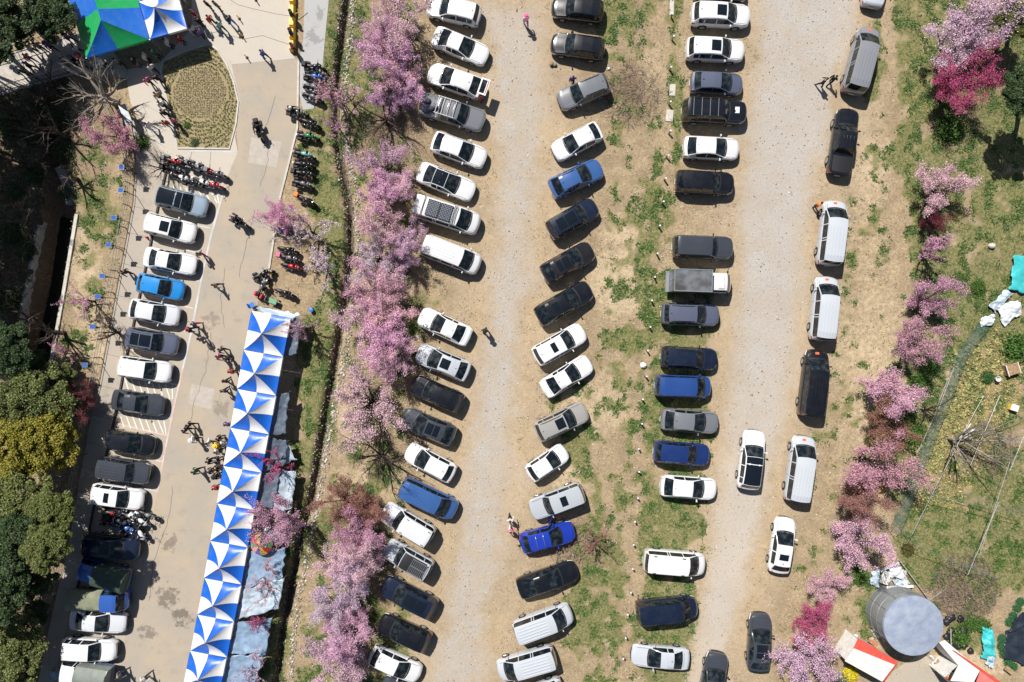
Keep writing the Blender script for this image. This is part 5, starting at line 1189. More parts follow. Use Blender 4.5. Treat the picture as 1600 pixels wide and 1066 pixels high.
# evergreens
def crown_proto(seed, R_, n, size, clumps, flat_=.75, pine=False):
    rnd = np.random.default_rng(seed); cc = []
    for k in range(clumps):
        d = rnd.normal(size=3); d /= np.linalg.norm(d); d[2] = abs(d[2])*.95-.12; q = R_*(.55+.5*rnd.random()); cc.append(d*q*np.array([1, 1, flat_]))
    cc = np.array(cc); k = rnd.integers(0, clumps, n); cr = (R_*.20*(.6+.8*rnd.random(clumps)))[k][:, None]
    d = rnd.normal(size=(n, 3)); d /= np.linalg.norm(d, axis=1)[:, None]
    C = cc[k]+d*cr*(.55+.45*rnd.random(n)[:, None])*np.array([1, 1, .6])
    V, F = leaf_quads(C, size, rnd, .5, 2.6 if pine else 1.3)
    return fast_mesh('crown', V, F, ['leaf'])
EV = [crown_proto(11, 3.0, 26000, .13, 95), crown_proto(12, 3.0, 26000, .12, 110), crown_proto(13, 3.0, 24000, .10, 80, .7, True)]
def evergreen(px, py, rpx, zc, kind, col, label, group='evergreen trees on the left edge'):
    w = Vector(P(px, py, zc)); o = thing('evergreen_tree', label, 'tree', (w.x, w.y, 0), 0, group); s_ = rpx/S/3.0*(H-zc)/H
    c_ = obj('crown', EV[kind], o, (0, 0, zc-.6), random.uniform(0, 6.28)); c_.scale = (s_, s_, s_*.95); c_.color = (*col, 1)
    g0 = Vector(P(px, py))-w; g0.z = 0; g0 *= .8                   # the trunks lean out from the bank towards the light
    mb = MB().tube([(g0.x, g0.y, -.3), (g0.x*.5, g0.y*.5, zc*.5), (0, 0, zc)], [.24, .18, .08], 8); rd = random.Random(px)
    for k in range(7):
        a = rd.uniform(0, 6.28); l_ = rpx/S*.75; mb.tube([(g0.x*.45, g0.y*.45, zc*.55), (l_*.5*math.cos(a), l_*.5*math.sin(a), zc*.8), (l_*math.cos(a), l_*math.sin(a), zc)], [.10, .06, .02], 5)
    mb.build('trunk', 'bark', o, True); return o
DG, YG, PG, OG = (.055,.095,.030), (.30,.27,.035), (.16,.19,.050), (.17,.20,.060)
for x, y, r_, z, k, c_, lab in [
 (62,622,52,3.4,0,OG,'broad dark green evergreen beside the dark red tree'),(14,630,48,4,0,OG,'green evergreen cut by the left edge below the stream'),(92,588,20,2.5,0,OG,'small green evergreen next to the left stream bank'),
 (60,690,54,3.6,1,YG,'yellow green evergreen in the left tree group'),(15,700,48,4.5,1,YG,'yellow green evergreen at the left edge'),(90,682,26,3.0,1,YG,'small yellow green evergreen nearest the pavement'),
 (26,785,56,4.6,2,PG,'pine below the yellow green trees'),(75,800,38,5.5,2,PG,'pine nearest the motorcycles in the shade'),(18,858,54,6,2,DG,'large dark pine on the left edge'),(64,858,38,7.5,2,PG,'pine overhanging the shaded navy SUV'),(-20,930,56,6,2,DG,'dark pine cut by the left edge near the trucks'),(40,905,38,4.2,2,DG,'dark pine left of the two covered trucks'),
 (20,1005,44,3.2,0,OG,'green evergreen in the bottom left corner'),(12,1058,46,3.2,0,OG,'green evergreen cut by the bottom left corner'),(52,960,20,2.4,0,DG,'small dark evergreen beside the lower fence'),
 (16,8,54,5,2,DG,'dark pine in the top left corner'),(74,18,40,4.5,2,DG,'dark pine between the corner and the hipped tent'),(-25,55,46,6,2,DG,'dark pine cut by the left edge at the walkway'),
 (8,545,40,4.5,0,DG,'dark evergreen at the foot of the stream'),(48,572,26,3.2,0,DG,'dark evergreen above the broad one'),
 (1590,25,30,4,2,PG,'dark pine in the top right corner'),(1615,140,42,6,2,DG,'dark pine cut by the right edge near the magenta tree')]:
    evergreen(x, y, r_, z, k, c_, lab)
# the tall stand on the bank just outside the left edge, whose shade falls over the stream
for k, (x, y, z, r_) in enumerate([(-14,78,9.5,62),(0,130,8.5,56),(-22,182,10,62),(-30,262,9.5,60),(-34,352,9.5,56),(-70,420,10,60),(-44,436,9,56)]):
    f_ = H/(H-z); evergreen(800+(x-800)*f_, 533+(y-533)*f_, r_*f_, z, 2, DG, 'tall pine, %s of the stand whose shade covers the stream bank' % ORD[k], 'tall pines on the stream bank')
# low bushes
def bush_proto(seed, n=1500, size=.09):
    rnd = np.random.default_rng(seed); d = rnd.normal(size=(n, 3)); d /= np.linalg.norm(d, axis=1)[:, None]; d[:, 2] = np.abs(d[:, 2])
    C = d*(.5+.5*rnd.random(n))[:, None]*np.array([1, 1, .7])*(.75+.4*rnd.random((n, 1))); V, F = leaf_quads(C, size, rnd, .4); return fast_mesh('foliage', V, F, ['leaf'])
BU = [bush_proto(50+i) for i in range(3)]
def bush(px, py, rpx, col, label, h_=.8):
    w = P(px, py, .3); o = obj('leafy_bush', BU[random.randrange(3)], None, (w[0], w[1], 0), random.uniform(0, 6)); s_ = rpx/S; o.scale = (s_, s_, h_*s_); o.color = (*col, 1); return tag(o, label, 'bush')
BG = (.075,.16,.022)
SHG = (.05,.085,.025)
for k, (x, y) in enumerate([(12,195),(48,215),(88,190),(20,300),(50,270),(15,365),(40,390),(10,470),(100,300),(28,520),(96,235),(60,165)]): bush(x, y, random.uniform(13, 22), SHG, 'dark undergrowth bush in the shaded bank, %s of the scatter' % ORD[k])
for x, y, r_, c_, lab in [(1330,1055,15,(.75,.62,.02),'yellow flowering bush beside the white and red shed'),(1318,1062,12,(.14,.18,.10),'grey green bush left of the yellow flowers'),(222,222,14,BG,'green bush beside the path near the pink tree'),(291,195,7,BG,'small green shrub in the planted bed'),(303,222,8,(.10,.13,.05),'dark sprig at the bottom of the planted bed'),
 (1485,200,26,BG,'bright green bush below the magenta tree'),(1345,900,16,BG,'green bush under the pink tree near the debris'),(1460,330,18,BG,'green bush below the red tree on the right'),(1500,995,20,BG,'green bush beside the black plastic heap'),(1520,975,16,BG,'green bush right of the round tank'),(1538,980,14,BG,'green bush above the teal sheeting'),(1462,950,9,BG,'little green bush touching the round tank'),(1412,640,24,BG,'green bush below the upper right pink tree'),(1440,600,20,BG,'green bush beside the garden path'),(1430,680,22,BG,'green bush beside the white garden pipe'),(1455,570,16,BG,'green bush between the deep pink tree and garden'),(1400,580,14,BG,'green bush right of the pale pink tree'),(1360,690,10,(.2,.2,.06),'olive shrub between two trees on the right'),(1500,440,16,BG,'green bush left of the turquoise sheet'),(1530,450,14,BG,'green bush nearest the turquoise sheet'),(1590,545,26,BG,'green bush below the white sheeting'),(1420,860,12,(.13,.12,.03),'olive shrub at the net tunnel end'),(1545,590,12,(.05,.14,.03),'dark green plant with a white pot'),(605,800,10,(.62,.56,.03),'yellow flowering bush against the white boxy car'),(620,795,8,(.62,.56,.03),'small yellow flowers beside the white boxy car'),(1375,760,14,(.38,.24,.05),'orange brown shrub between pink trees on the right'),(1345,765,13,(.40,.24,.05),'orange shrub above the rusty tree')]:
    bush(x, y, r_, c_, lab)
# ------------------------------------------------------------------ ditch stones
def icos(rnd, n):
    t = (1+5**.5)/2; V = np.array([(-1,t,0),(1,t,0),(-1,-t,0),(1,-t,0),(0,-1,t),(0,1,t),(0,-1,-t),(0,1,-t),(t,0,-1),(t,0,1),(-t,0,-1),(-t,0,1)])/math.sqrt(1+t*t)
    F = np.array([(0,11,5),(0,5,1),(0,1,7),(0,7,10),(0,10,11),(1,5,9),(5,11,4),(11,10,2),(10,7,6),(7,1,8),(3,9,4),(3,4,2),(3,2,6),(3,6,8),(3,8,9),(4,9,5),(2,4,11),(6,2,10),(8,6,7),(9,8,1)]); return V, F
def stones(name, pts, sizes, rnd, mt, zoff=0.0, flat_=.6):
    V0, F0 = icos(rnd, 1); n = len(pts); a = rnd.random(n)*6.28; sc_ = sizes[:, None]*(.7+.6*rnd.random((n, 3)))*np.array([1, 1, flat_])
    V = V0[None]*(1+.25*(rnd.random((n, 12, 1))-.5))*sc_[:, None, :]
    c_, s_ = np.cos(a)[:, None], np.sin(a)[:, None]; X = V[..., 0]*c_-V[..., 1]*s_; Y = V[..., 0]*s_+V[..., 1]*c_
    V = np.stack([X, Y, V[..., 2]], -1)+pts[:, None, :]; F = (F0[None]+12*np.arange(n)[:, None, None]).reshape(-1, 3)
    return obj(name, fast_mesh(name, V.reshape(-1, 3), F, [mt]))
m, N, L, b = new_mat('stone_each'); MATS['stone_each'] = m; geo = nd('ShaderNodeNewGeometry')
L.new(ramp(geo.outputs['Random Per Island'], [(0, (.12, .10, .075)), (.4, (.30, .26, .21)), (.75, (.48, .44, .37)), (1, (.66, .62, .55))]), b.inputs['Base Color']); b.inputs['Roughness'].default_value = .9
rnd = np.random.default_rng(3)
def band(line, n, off, spread, size, name, label):
    A = along([Vector((*p, 0)) for p in line], 2.0); k = rnd.integers(0, len(A), n); P2 = []
    for q in k:
        p, t = A[q]; o_ = off+rnd.normal()*spread; x, y = p.x-t.y*o_+rnd.normal(), p.y+t.x*o_+rnd.normal(); w = P(x, y); P2.append((x, y, w[0], w[1]))
    P2 = np.array(P2); z = ground_z(P2[:, 0], P2[:, 1]); s_ = size*(.5+rnd.random(n))
    o = stones(name, np.stack([P2[:, 2], P2[:, 3], z+s_*.25], -1), s_, rnd, 'stone_each'); stuff(o, label, 'stones'); return o
band(DITCH, 1500, 5.6, 1.2, .062, 'ditch_stones', 'pale boulders lining the left side of the ditch')
band(DITCH, 700, -5.0, 1.2, .055, 'ditch_stones', 'dark edged stones lining the right side of the ditch')
band(DITCH2, 2200, 0, 2.6, .075, 'bank_stones', 'line of pale rubble along the bank right of the ditch')
def pebble_field(n, size, label):
    x = rnd.uniform(640, 1330, n*6); y = rnd.uniform(-10, 1076, n*6); g, _, _, _ = masks(x, y); keep = rnd.random(len(x)) < np.clip(g*.7+.12, 0, 1); x, y = x[keep][:n], y[keep][:n]
    w = np.array([P(a, c_) for a, c_ in zip(x, y)]); s_ = size*(.4+rnd.random(len(x))**2*1.6); w[:, 2] = ground_z(x, y)
    stuff(stones('gravel_stones', w, s_, rnd, 'stone_each'), label, 'gravel')
pebble_field(5200, .038, 'loose stones scattered over the gravel lanes')
# concrete side walls of the stream
struct(ribbon('stream_wall', [(121,335),(101,455),(85,545),(72,618)], .28, .12, 'kerb_pale', h=2.7)); struct(ribbon('stream_wall', [(60,345),(43,440),(20,545),(8,618)], .22, .02, 'kerb_pale', h=2.6))
struct(ribbon('stream_ledge', [(78,255),(92,285),(97,315)], .8, -1.2, 'path_concrete', h=.4))
mat('water_dark', (.012, .016, .012), .08); flat('stream_water', [(66,330),(112,345),(94,450),(78,545),(64,612),(18,612),(30,540),(52,440)], -2.35, 'water_dark', .1)
# ------------------------------------------------------------------ left fence, lamps, walkway
w0 = Vector(P(*FENCE[3])); fe = thing('rail_fence', 'long grey wire and rail fence between pavement and slope', 'fence', w0)
A = along([Vector(P(*p)) for p in FENCE], 1.9); post = MB().tube([(0, 0, -.1), (0, 0, 1.1)], .045, 6).mesh('post', 'wood_grey')
for p, t in A: obj('post', post, fe, p-w0)
for z in (.35, .7, 1.05):
    o = MB().tube([Vector(P(*p))-w0+Vector((0, 0, z)) for p in FENCE], .026, 5).build('rail', 'wood_grey', fe)
lamp_pole = MB().tube([(0, 0, 0), (0, 0, 2.05), (-.12, .03, 2.2)], .028, 6).mesh('pole', 'black_plastic'); lamp_head = MB().box((.16, -.03, 2.0), (.30, .12, .07)).mesh('lamp_head', 'black_plastic'); panel_ = MB().box((-.12, .03, 2.24), (.42, .36, .03)).mesh('solar_panel', 'solar_blue')
pframe = MB()
for s_ in (-1, 1): pframe.box((-.12+s_*.215, .03, 2.24), (.02, .40, .045)).box((-.12, .03+s_*.19, 2.24), (.41, .02, .045))
pframe = pframe.mesh('panel_frame', 'alloy')
for k, (x, y) in enumerate([(190,262),(189,298),(178,341),(170,383),(160,432),(153,464),(145,511),(133,571),(120,636),(110,715),(98,800)]):
    w = P(x, y, 2.24); o = thing('solar_lamp', 'small solar lamp post, %s from top behind the wire fence' % ORD[k], 'lamp post', (w[0]+.12, w[1], 0), 0, 'solar lamps along the fence')
    obj('pole', lamp_pole, o); obj('lamp_head', lamp_head, o); q = obj('solar_panel', panel_, o); obj('panel_frame', pframe, q)
# walkway deck with railings
mat('deck_pale', (.46, .42, .37), .85, var=.12, scale=2)
dp = [(-70,108),(-70,178),(0,149),(112,117),(118,92),(200,118),(196,104),(150,66),(122,52),(0,87)]
dkp = [(-70,110),(0,88),(122,52),(160,60),(196,104),(203,125),(150,112),(112,118),(0,150),(-70,178)]
flat('walkway_deck', dkp, DECK_Z, 'deck_pale', .25)
def railing(label, line, step=.32):
    pts = [Vector(P(*p)) for p in line]; base = pts[0].copy(); o = thing('railing', label, 'railing', base)
    bal = MB().tube([(0, 0, DECK_Z), (0, 0, 1.15)], .018, 4).mesh('baluster', 'black_plastic')
    for p, t in along(pts, step): obj('baluster', bal, o, p-base)
    for z in (.25, 1.15): MB().tube([p-base+Vector((0, 0, z)) for p in pts], .035, 5).build('rail', 'steel' if z > 1 else 'black_plastic', o)
railing('upper railing of the walkway beside the dark pines', [(-60,108),(0,90),(122,54)]); railing('lower railing of the walkway beside the bare grey tree', [(-60,172),(0,147),(112,115)])
# information board by the path
w = P(194, 178, 1.6); o = thing('information_board', 'tilted grey information board beside the path', 'sign', (w[0], w[1], 0), .35)
MB().add([(-.28, -.9, 1.35), (.28, -.9, 1.25), (.28, .9, 1.35), (-.28, .9, 1.45), (-.28, -.9, 1.31), (.28, -.9, 1.21), (.28, .9, 1.31), (-.28, .9, 1.41)], [(0, 1, 2, 3), (7, 6, 5, 4), (0, 4, 5, 1), (1, 5, 6, 2), (2, 6, 7, 3), (3, 7, 4, 0)]).build('board', 'box_steel', o)
for y in (-.7, .7): MB().tube([(0, y, 0), (0, y, 1.3)], .04, 6).build('post', 'steel', o)
# yellow barrier, posts
w = Vector(P(459, 36)); o = thing('yellow_barrier', 'long yellow barrier at the right edge of the plaza', 'barrier', w)
for k in range(5):
    a, c_ = Vector(P(458, -8+k*18.4, 0))-w, Vector(P(459, 9.6+k*18.4, 0))-w; MB().box(((a.x+c_.x)/2, (a.y+c_.y)/2, .30), (.50, (a-c_).length*.98, .60), taper=.72).build('barrier_block', 'yellow_paint', o)
MB().tube([(1.1, 1.05, .3), (.25, .55, .45)], .03, 5).build('brace', 'yellow_paint', o)
for k, (x, y) in enumerate([(372,27),(377,55),(384,88),(398,-2)]):
    w = P(x, y, .35); o = thing('yellow_post', '%s yellow traffic post on the plaza, counting from %s' % (('second', 'third', 'lowest', 'topmost')[k], 'the top'), 'post', (w[0], w[1], 0), 0, 'yellow posts on the plaza')
    MB().tube([(0, 0, .03), (0, 0, .75)], .045, 8).build('shaft', 'yellow_paint', o); MB().lathe((0, 0, 0), [(.13, .012), (.13, .04), (.05, .06)], 10).build('base', 'rubber', o)
# ------------------------------------------------------------------ posts along the middle strip
pm = MB().box((0, 0, .30), (.11, .11, .66)).mesh('shaft', 'wood_grey'); cm_ = MB().box((0, 0, .65), (.13, .13, .09)).mesh('white_top', 'white_paint')
POSTS = [(1051,22),(1052,58),(1048,105),(1047,160),(1047,206),(1043,243),(1040,279),(1036,316),(1031,353),(1028,395),(1024,432),(1020,470),(1016,510),(1012,547),(1009,587),(1005,625),(1002,662),(999,700),(997,738),(995,778),(993,815),(991,852),(987,888),(985,925),(982,961),(978,996),(974,1030)]
for k, (x, y) in enumerate(POSTS):
    w = P(x, y, .6); o = thing('wooden_post', 'short white topped wooden post, %s from %s in the middle post line' % (ORD[k] if k < 14 else ORD[26-k], 'top' if k < 14 else 'bottom'), 'post', (w[0], w[1], 0), random.uniform(-.3, .3), 'white topped posts between the car rows')
    o.rotation_euler = (random.uniform(-.12, .12), random.uniform(-.12, .12), random.uniform(-.3, .3)); obj('shaft', pm, o); obj('white_top', cm_, o)
struct(ribbon('concrete_strip', [(1050,-8),(1049,24)], .35, .04, 'kerb_pale', h=.1)); struct(ribbon('concrete_strip', [(1051,132),(1050,150)], .5, .05, 'kerb_pale', h=.1)); struct(ribbon('concrete_strip', [(1047,172),(1045,190)], .6, .05, 'kerb_pale', h=.1))
def rock(px, py, r_, label, mt='white_paint'): o = MB().blob((0, 0, r_*.4), (r_, r_*.9, r_*.7), 8, 6, .18).build('rock', mt, None, True, 50); o.location = P(px, py, 0); tag(o, label, 'rock')
rock(1005,571,.30,'white rock beside the middle post line'); rock(951,108,.14,'small white stone beside the black SUV'); rock(1548,385,.3,'grey rock in the weeds above the turquoise sheet','stone')
# small traffic cones / bins / crates near the tents
w = P(488,485); o = MB().lathe((0, 0, 0), [(.18, 0), (.20, .35), (.19, .42), (.05, .44)], 14).build('blue_bucket', mat('plastic_blue', (.03, .18, .60), .4)); o.location = w; tag(o, 'blue bucket on the verge beside the topmost canopy', 'bucket')
w = P(459, 788, .3); o = MB().box((0, 0, .25), (.42, .52, .50)).build('cardboard_box', 'wood'); o.location = (w[0], w[1], 0); tag(o, 'brown box on the grass beside the pale sheet', 'box')
w = P(428, 471, .4); o = thing('green_cart', 'green wire cart above the topmost canopy', 'cart', (w[0], w[1], 0), -.35); MB().box((0, 0, .52), (.6, .4, .26), taper=1.1).build('basket', mat('plastic_green', (.14, .33, .20), .6), o)
for a, c_ in ((-.3, -.2), (.3, -.2), (-.3, .2), (.3, .2)): MB().lathe((a, c_, .12), [(.12, -.03), (.12, .03)], 12, 'y').build('wheel', 'rubber', o)
MB().tube([(-.4, -.2, .6), (-.6, -.2, .95), (-.6, .2, .95), (-.4, .2, .6)], .02, 5).build('handle', 'steel', o)
w = P(393, 477, .5); o = thing('folded_chair', 'blue and white folding chair at the top left canopy corner', 'chair', (w[0], w[1], 0), .5)
MB().box((0, 0, .45), (.42, .42, .04)).build('seat', 'plastic_blue', o); MB().box((-.2, 0, .75), (.04, .42, .40)).build('backrest', 'plastic_blue', o)
for a, c_ in ((-.18, -.18), (.18, -.18), (-.18, .18), (.18, .18)): MB().tube([(a, c_, 0), (a, c_, .45)], .014, 5).build('leg', 'steel', o)
w = P(862, 100, .2); o = MB().blob((0, 0, .15), (.22, .2, .18), 8, 6, .1).build('brown_bag', 'wood', None, True); o.location = (w[0], w[1], 0); tag(o, 'brown bag on the gravel left of the second black SUV', 'bag')
w = P(867, 101, .2); o = MB().blob((0, 0, .12), (.2, .16, .14), 8, 6, .1).build('grey_bag', 'canvas_grey', None, True); o.location = (w[0], w[1], 0); tag(o, 'dark grey bag next to the brown bag on the gravel', 'bag')
w = P(85,1056); o = tarp('crumpled blue sheet on the pavement in the bottom left', [(78,1048),(92,1046),(94,1060),(76,1062)], [.25,.35,.3,.2], 'tarp_blue', -.1, .12, seed=20, legs=False)
# red flags / plants by the trees between cars: small traffic cone by the second white SUV
w = P(232, 372); o = thing('traffic_cone', 'red traffic cone behind the second SUV in the left row', 'cone', w); MB().lathe((0, 0, .02), [(.15, .02), (.03, .5), (.015, .52)], 12).build('cone_body', 'orange_sticker', o); MB().box((0, 0, .035), (.36, .36, .03)).build('cone_base', 'rubber', o)
# ------------------------------------------------------------------ round tank
w = Vector(P(1395, 955)); tk = thing('round_tank', 'large round tank with silver blue sheet lid and clear ribbed wall', 'tank', w)
mat('lid_sheet', (.27, .32, .42), .4, .1, col2=(.36, .41, .50), scale=1.3, bump=1.0, bscale=2.2); m_ = mat('clear_wall', (.42, .44, .45), .2, alpha=.45); mat('tank_dark', (.14, .145, .14), .5, var=.4, scale=1.2)
R_ = 2.40; zt = 3.02; n = 48
mb = MB(); mb.add([(R_*math.cos(2*PI*k/n), R_*math.sin(2*PI*k/n), z) for z in (0, zt-.12) for k in range(n)], [(k, (k+1) % n, n+(k+1) % n, n+k) for k in range(n)]); mb.build('wall', 'clear_wall', tk, True)
MB().lathe((0, 0, 0), [(R_-.12, .05), (R_-.12, zt-.4)], 40).build('inner_liner', 'tank_dark', tk, True)
vs = [(0, 0, zt+.16)]; rings = 9
for i in range(1, rings+1):
    for k in range(n):
        a = 2*PI*k/n; r_ = (R_+.05)*i/rings; vs.append((r_*math.cos(a), r_*math.sin(a), zt+.16*(1-(i/rings)**2)+.05*(float(fbm(r_*math.cos(a)*100, r_*math.sin(a)*100, 70, 6, 3))-.5)*2-.02))
fs = [(0, 1+k, 1+(k+1) % n) for k in range(n)]+[(1+i*n+k, 1+(i+1)*n+k, 1+(i+1)*n+(k+1) % n, 1+i*n+(k+1) % n) for i in range(rings-1) for k in range(n)]
ld = MB().add(vs, fs).build('lid', 'lid_sheet', tk, True)
MB().add([((R_+.05+.004)*math.cos(2*PI*k/n), (R_+.05+.004)*math.sin(2*PI*k/n), z) for z in (zt-.25, zt-.02) for k in range(n)], [(k, (k+1) % n, n+(k+1) % n, n+k) for k in range(n)]).build('lid_skirt', 'lid_sheet', ld, True)
for z in (.9, 1.9): MB().tube([((R_+.03)*math.cos(2*PI*k/n), (R_+.03)*math.sin(2*PI*k/n), z) for k in range(n+1)], .03, 5).build('hoop', 'steel', tk)
for k in range(12):
    a = 2*PI*k/12; MB().tube([((R_+.02)*math.cos(a), (R_+.02)*math.sin(a), 0), ((R_+.02)*math.cos(a), (R_+.02)*math.sin(a), zt-.1)], .03, 5).build('rib', 'steel', tk)
# ------------------------------------------------------------------ sheds
mat('red_metal', (.62, .085, .06), .45, var=.12, scale=2); mat('white_sheet', (.74, .72, .68), .6, var=.10, scale=2.2); mat('pink_red', (.72, .20, .17), .5, var=.1, scale=2)
def slab(name, pts, th, m_, parent, base):
    ps = [Vector(p)-base for p in pts]; dn = Vector((0, 0, -th)); n = len(ps); return MB().add(ps+[p+dn for p in ps], [tuple(range(n)), tuple(range(2*n-1, n-1, -1))]+[(i, n+i, n+(i+1) % n, (i+1) % n) for i in range(n)]).build(name, m_, parent)
def shed(label, roof, z, eave, pieces):
    b0 = Vector(P(*roof[0], z)); base = Vector((b0.x, b0.y, 0)); o = thing('small_shed', label, 'shed', base)
    ps = [Vector(P(*p, z)) for p in roof]; c_ = sum(ps, Vector())/len(ps); inn = [c_+(p-c_)*.93 for p in ps]
    for a, d in zip(inn, inn[1:]+inn[:1]):
        a, d = a-base, d-base; MB().add([(a.x, a.y, 0), (d.x, d.y, 0), (d.x, d.y, z-.12), (a.x, a.y, z-.12)], [(0, 1, 2, 3)]).build('wall', 'white_sheet', o)
    for nm, pts, zs, m_ in pieces: slab(nm, [P(x, y, q) for (x, y), q in zip(pts, zs)], .05, m_, o, base)
    return o
sh1 = shed('small shed with white and red roof left of the round tank', [(1341,999),(1402,1036),(1379,1064),(1321,1034)], 2.3, .1, [
 ('red_roof', [(1341,997),(1403,1034),(1397,1040),(1333,1014)], [2.45,2.45,2.6,2.6], 'red_metal'), ('white_roof', [(1334,1013),(1398,1039),(1378,1065),(1320,1033)], [2.62,2.62,2.35,2.35], 'white_sheet'), ('red_edge', [(1398,1040),(1403,1036),(1384,1063),(1379,1065)], [2.58,2.5,2.3,2.3], 'red_metal')])
sh2 = shed('long shed with white and red roof at the bottom right', [(1467,1003),(1490,1018),(1580,1078),(1520,1100),(1475,1060),(1497,1040)], 2.3, .1, [
 ('white_roof', [(1467,1004),(1476,1000),(1531,1047),(1521,1066),(1485,1064),(1497,1040)], [2.4,2.45,2.45,2.35,2.3,2.35], 'white_sheet'), ('red_ridge', [(1488,1016),(1492,1017),(1578,1075),(1574,1079)], [2.55,2.55,2.55,2.55], 'red_metal'), ('red_roof', [(1532,1047),(1576,1078),(1560,1095),(1520,1080)], [2.5,2.5,2.3,2.3], 'pink_red')])
w = Vector(P(1470,1052)); o = MB().box((0, 0, .35), (.16, 1.4, .1), 1.0).build('red_beam', 'red_metal'); o.location = w; tag(o, 'short red beam left of the long shed', 'beam')
flat('yard_slab', [(1345,1075),(1400,1045),(1440,1020),(1475,1050),(1490,1075)], .012, 'bay_concrete', .2)
# debris around the tank
def plank(label, p0, p1, w_, z, m_, th=.04, name='plank'):
    a, c_ = Vector(P(*p0, z)), Vector(P(*p1, z)); d = c_-a; mid = (a+c_)/2; o = MB().box((0, 0, 0), (d.length, w_, th)).build(name, m_); o.location = (mid.x, mid.y, z); o.rotation_euler = (0, 0, math.atan2(d.y, d.x)); return tag(o, label, name.replace('_', ' '))
for lab, a, c_, w_, z, m_, nm in [('white board leaning at the debris above the round tank',(1380,912),(1387,893),.75,.5,'white_sheet','white_board'),('pale frame at the top of the debris heap',(1376,893),(1404,879),.16,.7,'tarp_pale','metal_strut'),('long grey pole on the ground right of the debris',(1405,875),(1452,938),.09,.3,'wood_grey','wooden_pole'),('short pale pole right of the debris',(1452,938),(1470,925),.09,.3,'wood_grey','wooden_pole'),('curved white gutter above the tank',(1385,918),(1427,916),.22,.6,'white_sheet','gutter'),('white plank crossing the debris',(1407,900),(1418,918),.3,.4,'white_sheet','plank'),('thin plank running to the tank lid',(1418,918),(1436,940),.10,.5,'wood_grey','plank'),('upright plank beside the black plastic heap',(1485,982),(1486,1008),.10,.6,'wood_grey','plank'),('wooden trestle beam below the tank, left',(1459,1048),(1466,1030),.10,.5,'wood','plank'),('wooden trestle beam below the tank, right',(1474,1030),(1480,1050),.10,.5,'wood','plank'),('wooden trestle cross bar below the tank',(1460,1036),(1482,1030),.10,.56,'wood','plank'),('orange strip between tank and red roof',(1358,998),(1371,1010),.12,1.2,'orange_sticker','strip')]:
    plank(lab, a, c_, w_, z, m_, name=nm)
tarp('crumpled clear plastic left of the debris heap', [(1362,893),(1375,890),(1374,918),(1360,914)], [.3,.5,.3,.2], 'tarp_pale', -.1, .12, seed=21, legs=False)
tarp('white plastic sheet inside the debris heap', [(1390,888),(1408,886),(1412,905),(1392,903)], [.5,.6,.5,.4], 'tarp_white', -.1, .14, seed=22, legs=False)
tarp('mint plastic sheet in the debris heap', [(1394,905),(1412,902),(1422,912),(1400,916)], [.3,.35,.3,.3], 'tarp_pale', -.05, .10, seed=23, legs=False)
tarp('white cloth heap left of the red roof', [(1322,1000),(1338,990),(1342,1000),(1325,1018)], [.5,.6,.5,.4], 'tarp_white', -.12, .15, seed=24, legs=False)
mat('black_poly', (.02, .02, .024), .35, bump=.8, bscale=5); mat('grey_rubble', (.33, .29, .25), .9, col2=(.62, .6, .57), scale=6, bump=.5)
bp_ = MB(); rd = random.Random(4)
for i in range(26): a = rd.random(); bp_.blob((rd.uniform(-.9, .9)+.6*a, rd.uniform(-1.6, 1.6)*(1-.3*a)-a*.6, .15), (.30, .28, .2), 8, 5, .3, rd)
o = bp_.build('plastic_heap', 'black_poly', None, True); o.location = P(1488, 985); tag(o, 'heap of black plastic right of the round tank', 'plastic heap')
for (x, y, lab) in [(1398,895,'rubble heap above the round tank'),(1472,1038,'firewood and rubble heap below the tank'),(1377,985,'rubble along the left side of the tank')]:
    q = MB()
    for i in range(34): q.blob((rd.uniform(-1, 1), rd.uniform(-.8, .8), .08), (.18, .14, .12), 6, 4, .3, rd)
    o = q.build('rubble_heap', 'grey_rubble'); o.location = P(x, y); stuff(o, lab, 'rubble')
tarp('turquoise sheeting scattered left of the black pond liner', [(1533,980),(1552,984),(1557,1035),(1535,1030)], [.3,.35,.3,.3], 'tarp_teal', -.1, .16, seed=25, legs=False)
tarp('pale teal sheet at the bottom right corner', [(1545,1020),(1556,1022),(1552,1045),(1540,1035)], [.3,.3,.3,.3], 'tarp_pale', -.1, .12, seed=26, legs=False)
tarp('turquoise pool cover at the right edge', [(1584,398),(1650,408),(1640,470),(1577,452)], [.35,.35,.35,.35], 'tarp_teal', .05, .05, seed=27, legs=False)
tarp('white plastic sheeting below the turquoise cover', [(1556,478),(1592,468),(1596,488),(1570,512)], [.35,.4,.35,.25], 'tarp_white', -.2, .18, seed=28, legs=False)
tarp('white sheet bundle left of the large white sheeting', [(1532,498),(1552,492),(1554,504),(1534,512)], [.3,.35,.3,.2], 'tarp_white', -.15, .16, seed=29, legs=False)
tarp('grey clear plastic sheet beside the turquoise cover', [(1545,478),(1574,450),(1582,460),(1555,488)], [.3,.35,.3,.25], 'tarp_pale', -.12, .14, seed=30, legs=False)
mat('pond_liner', (.022, .030, .042), .4, var=.25, scale=1.5, bump=.5, bscale=3)
tarp('black pond liner sheet in the bottom right corner', [(1572,985),(1640,960),(1660,1060),(1570,1030)], [.2,.25,.3,.25], 'pond_liner', .1, .08, seed=31, legs=False)
tarp('dark net sheet along the right edge above the pond liner', [(1585,965),(1640,930),(1650,955),(1576,990)], [.5,.6,.6,.4], 'pond_liner', .05, .06, seed=32, legs=False)
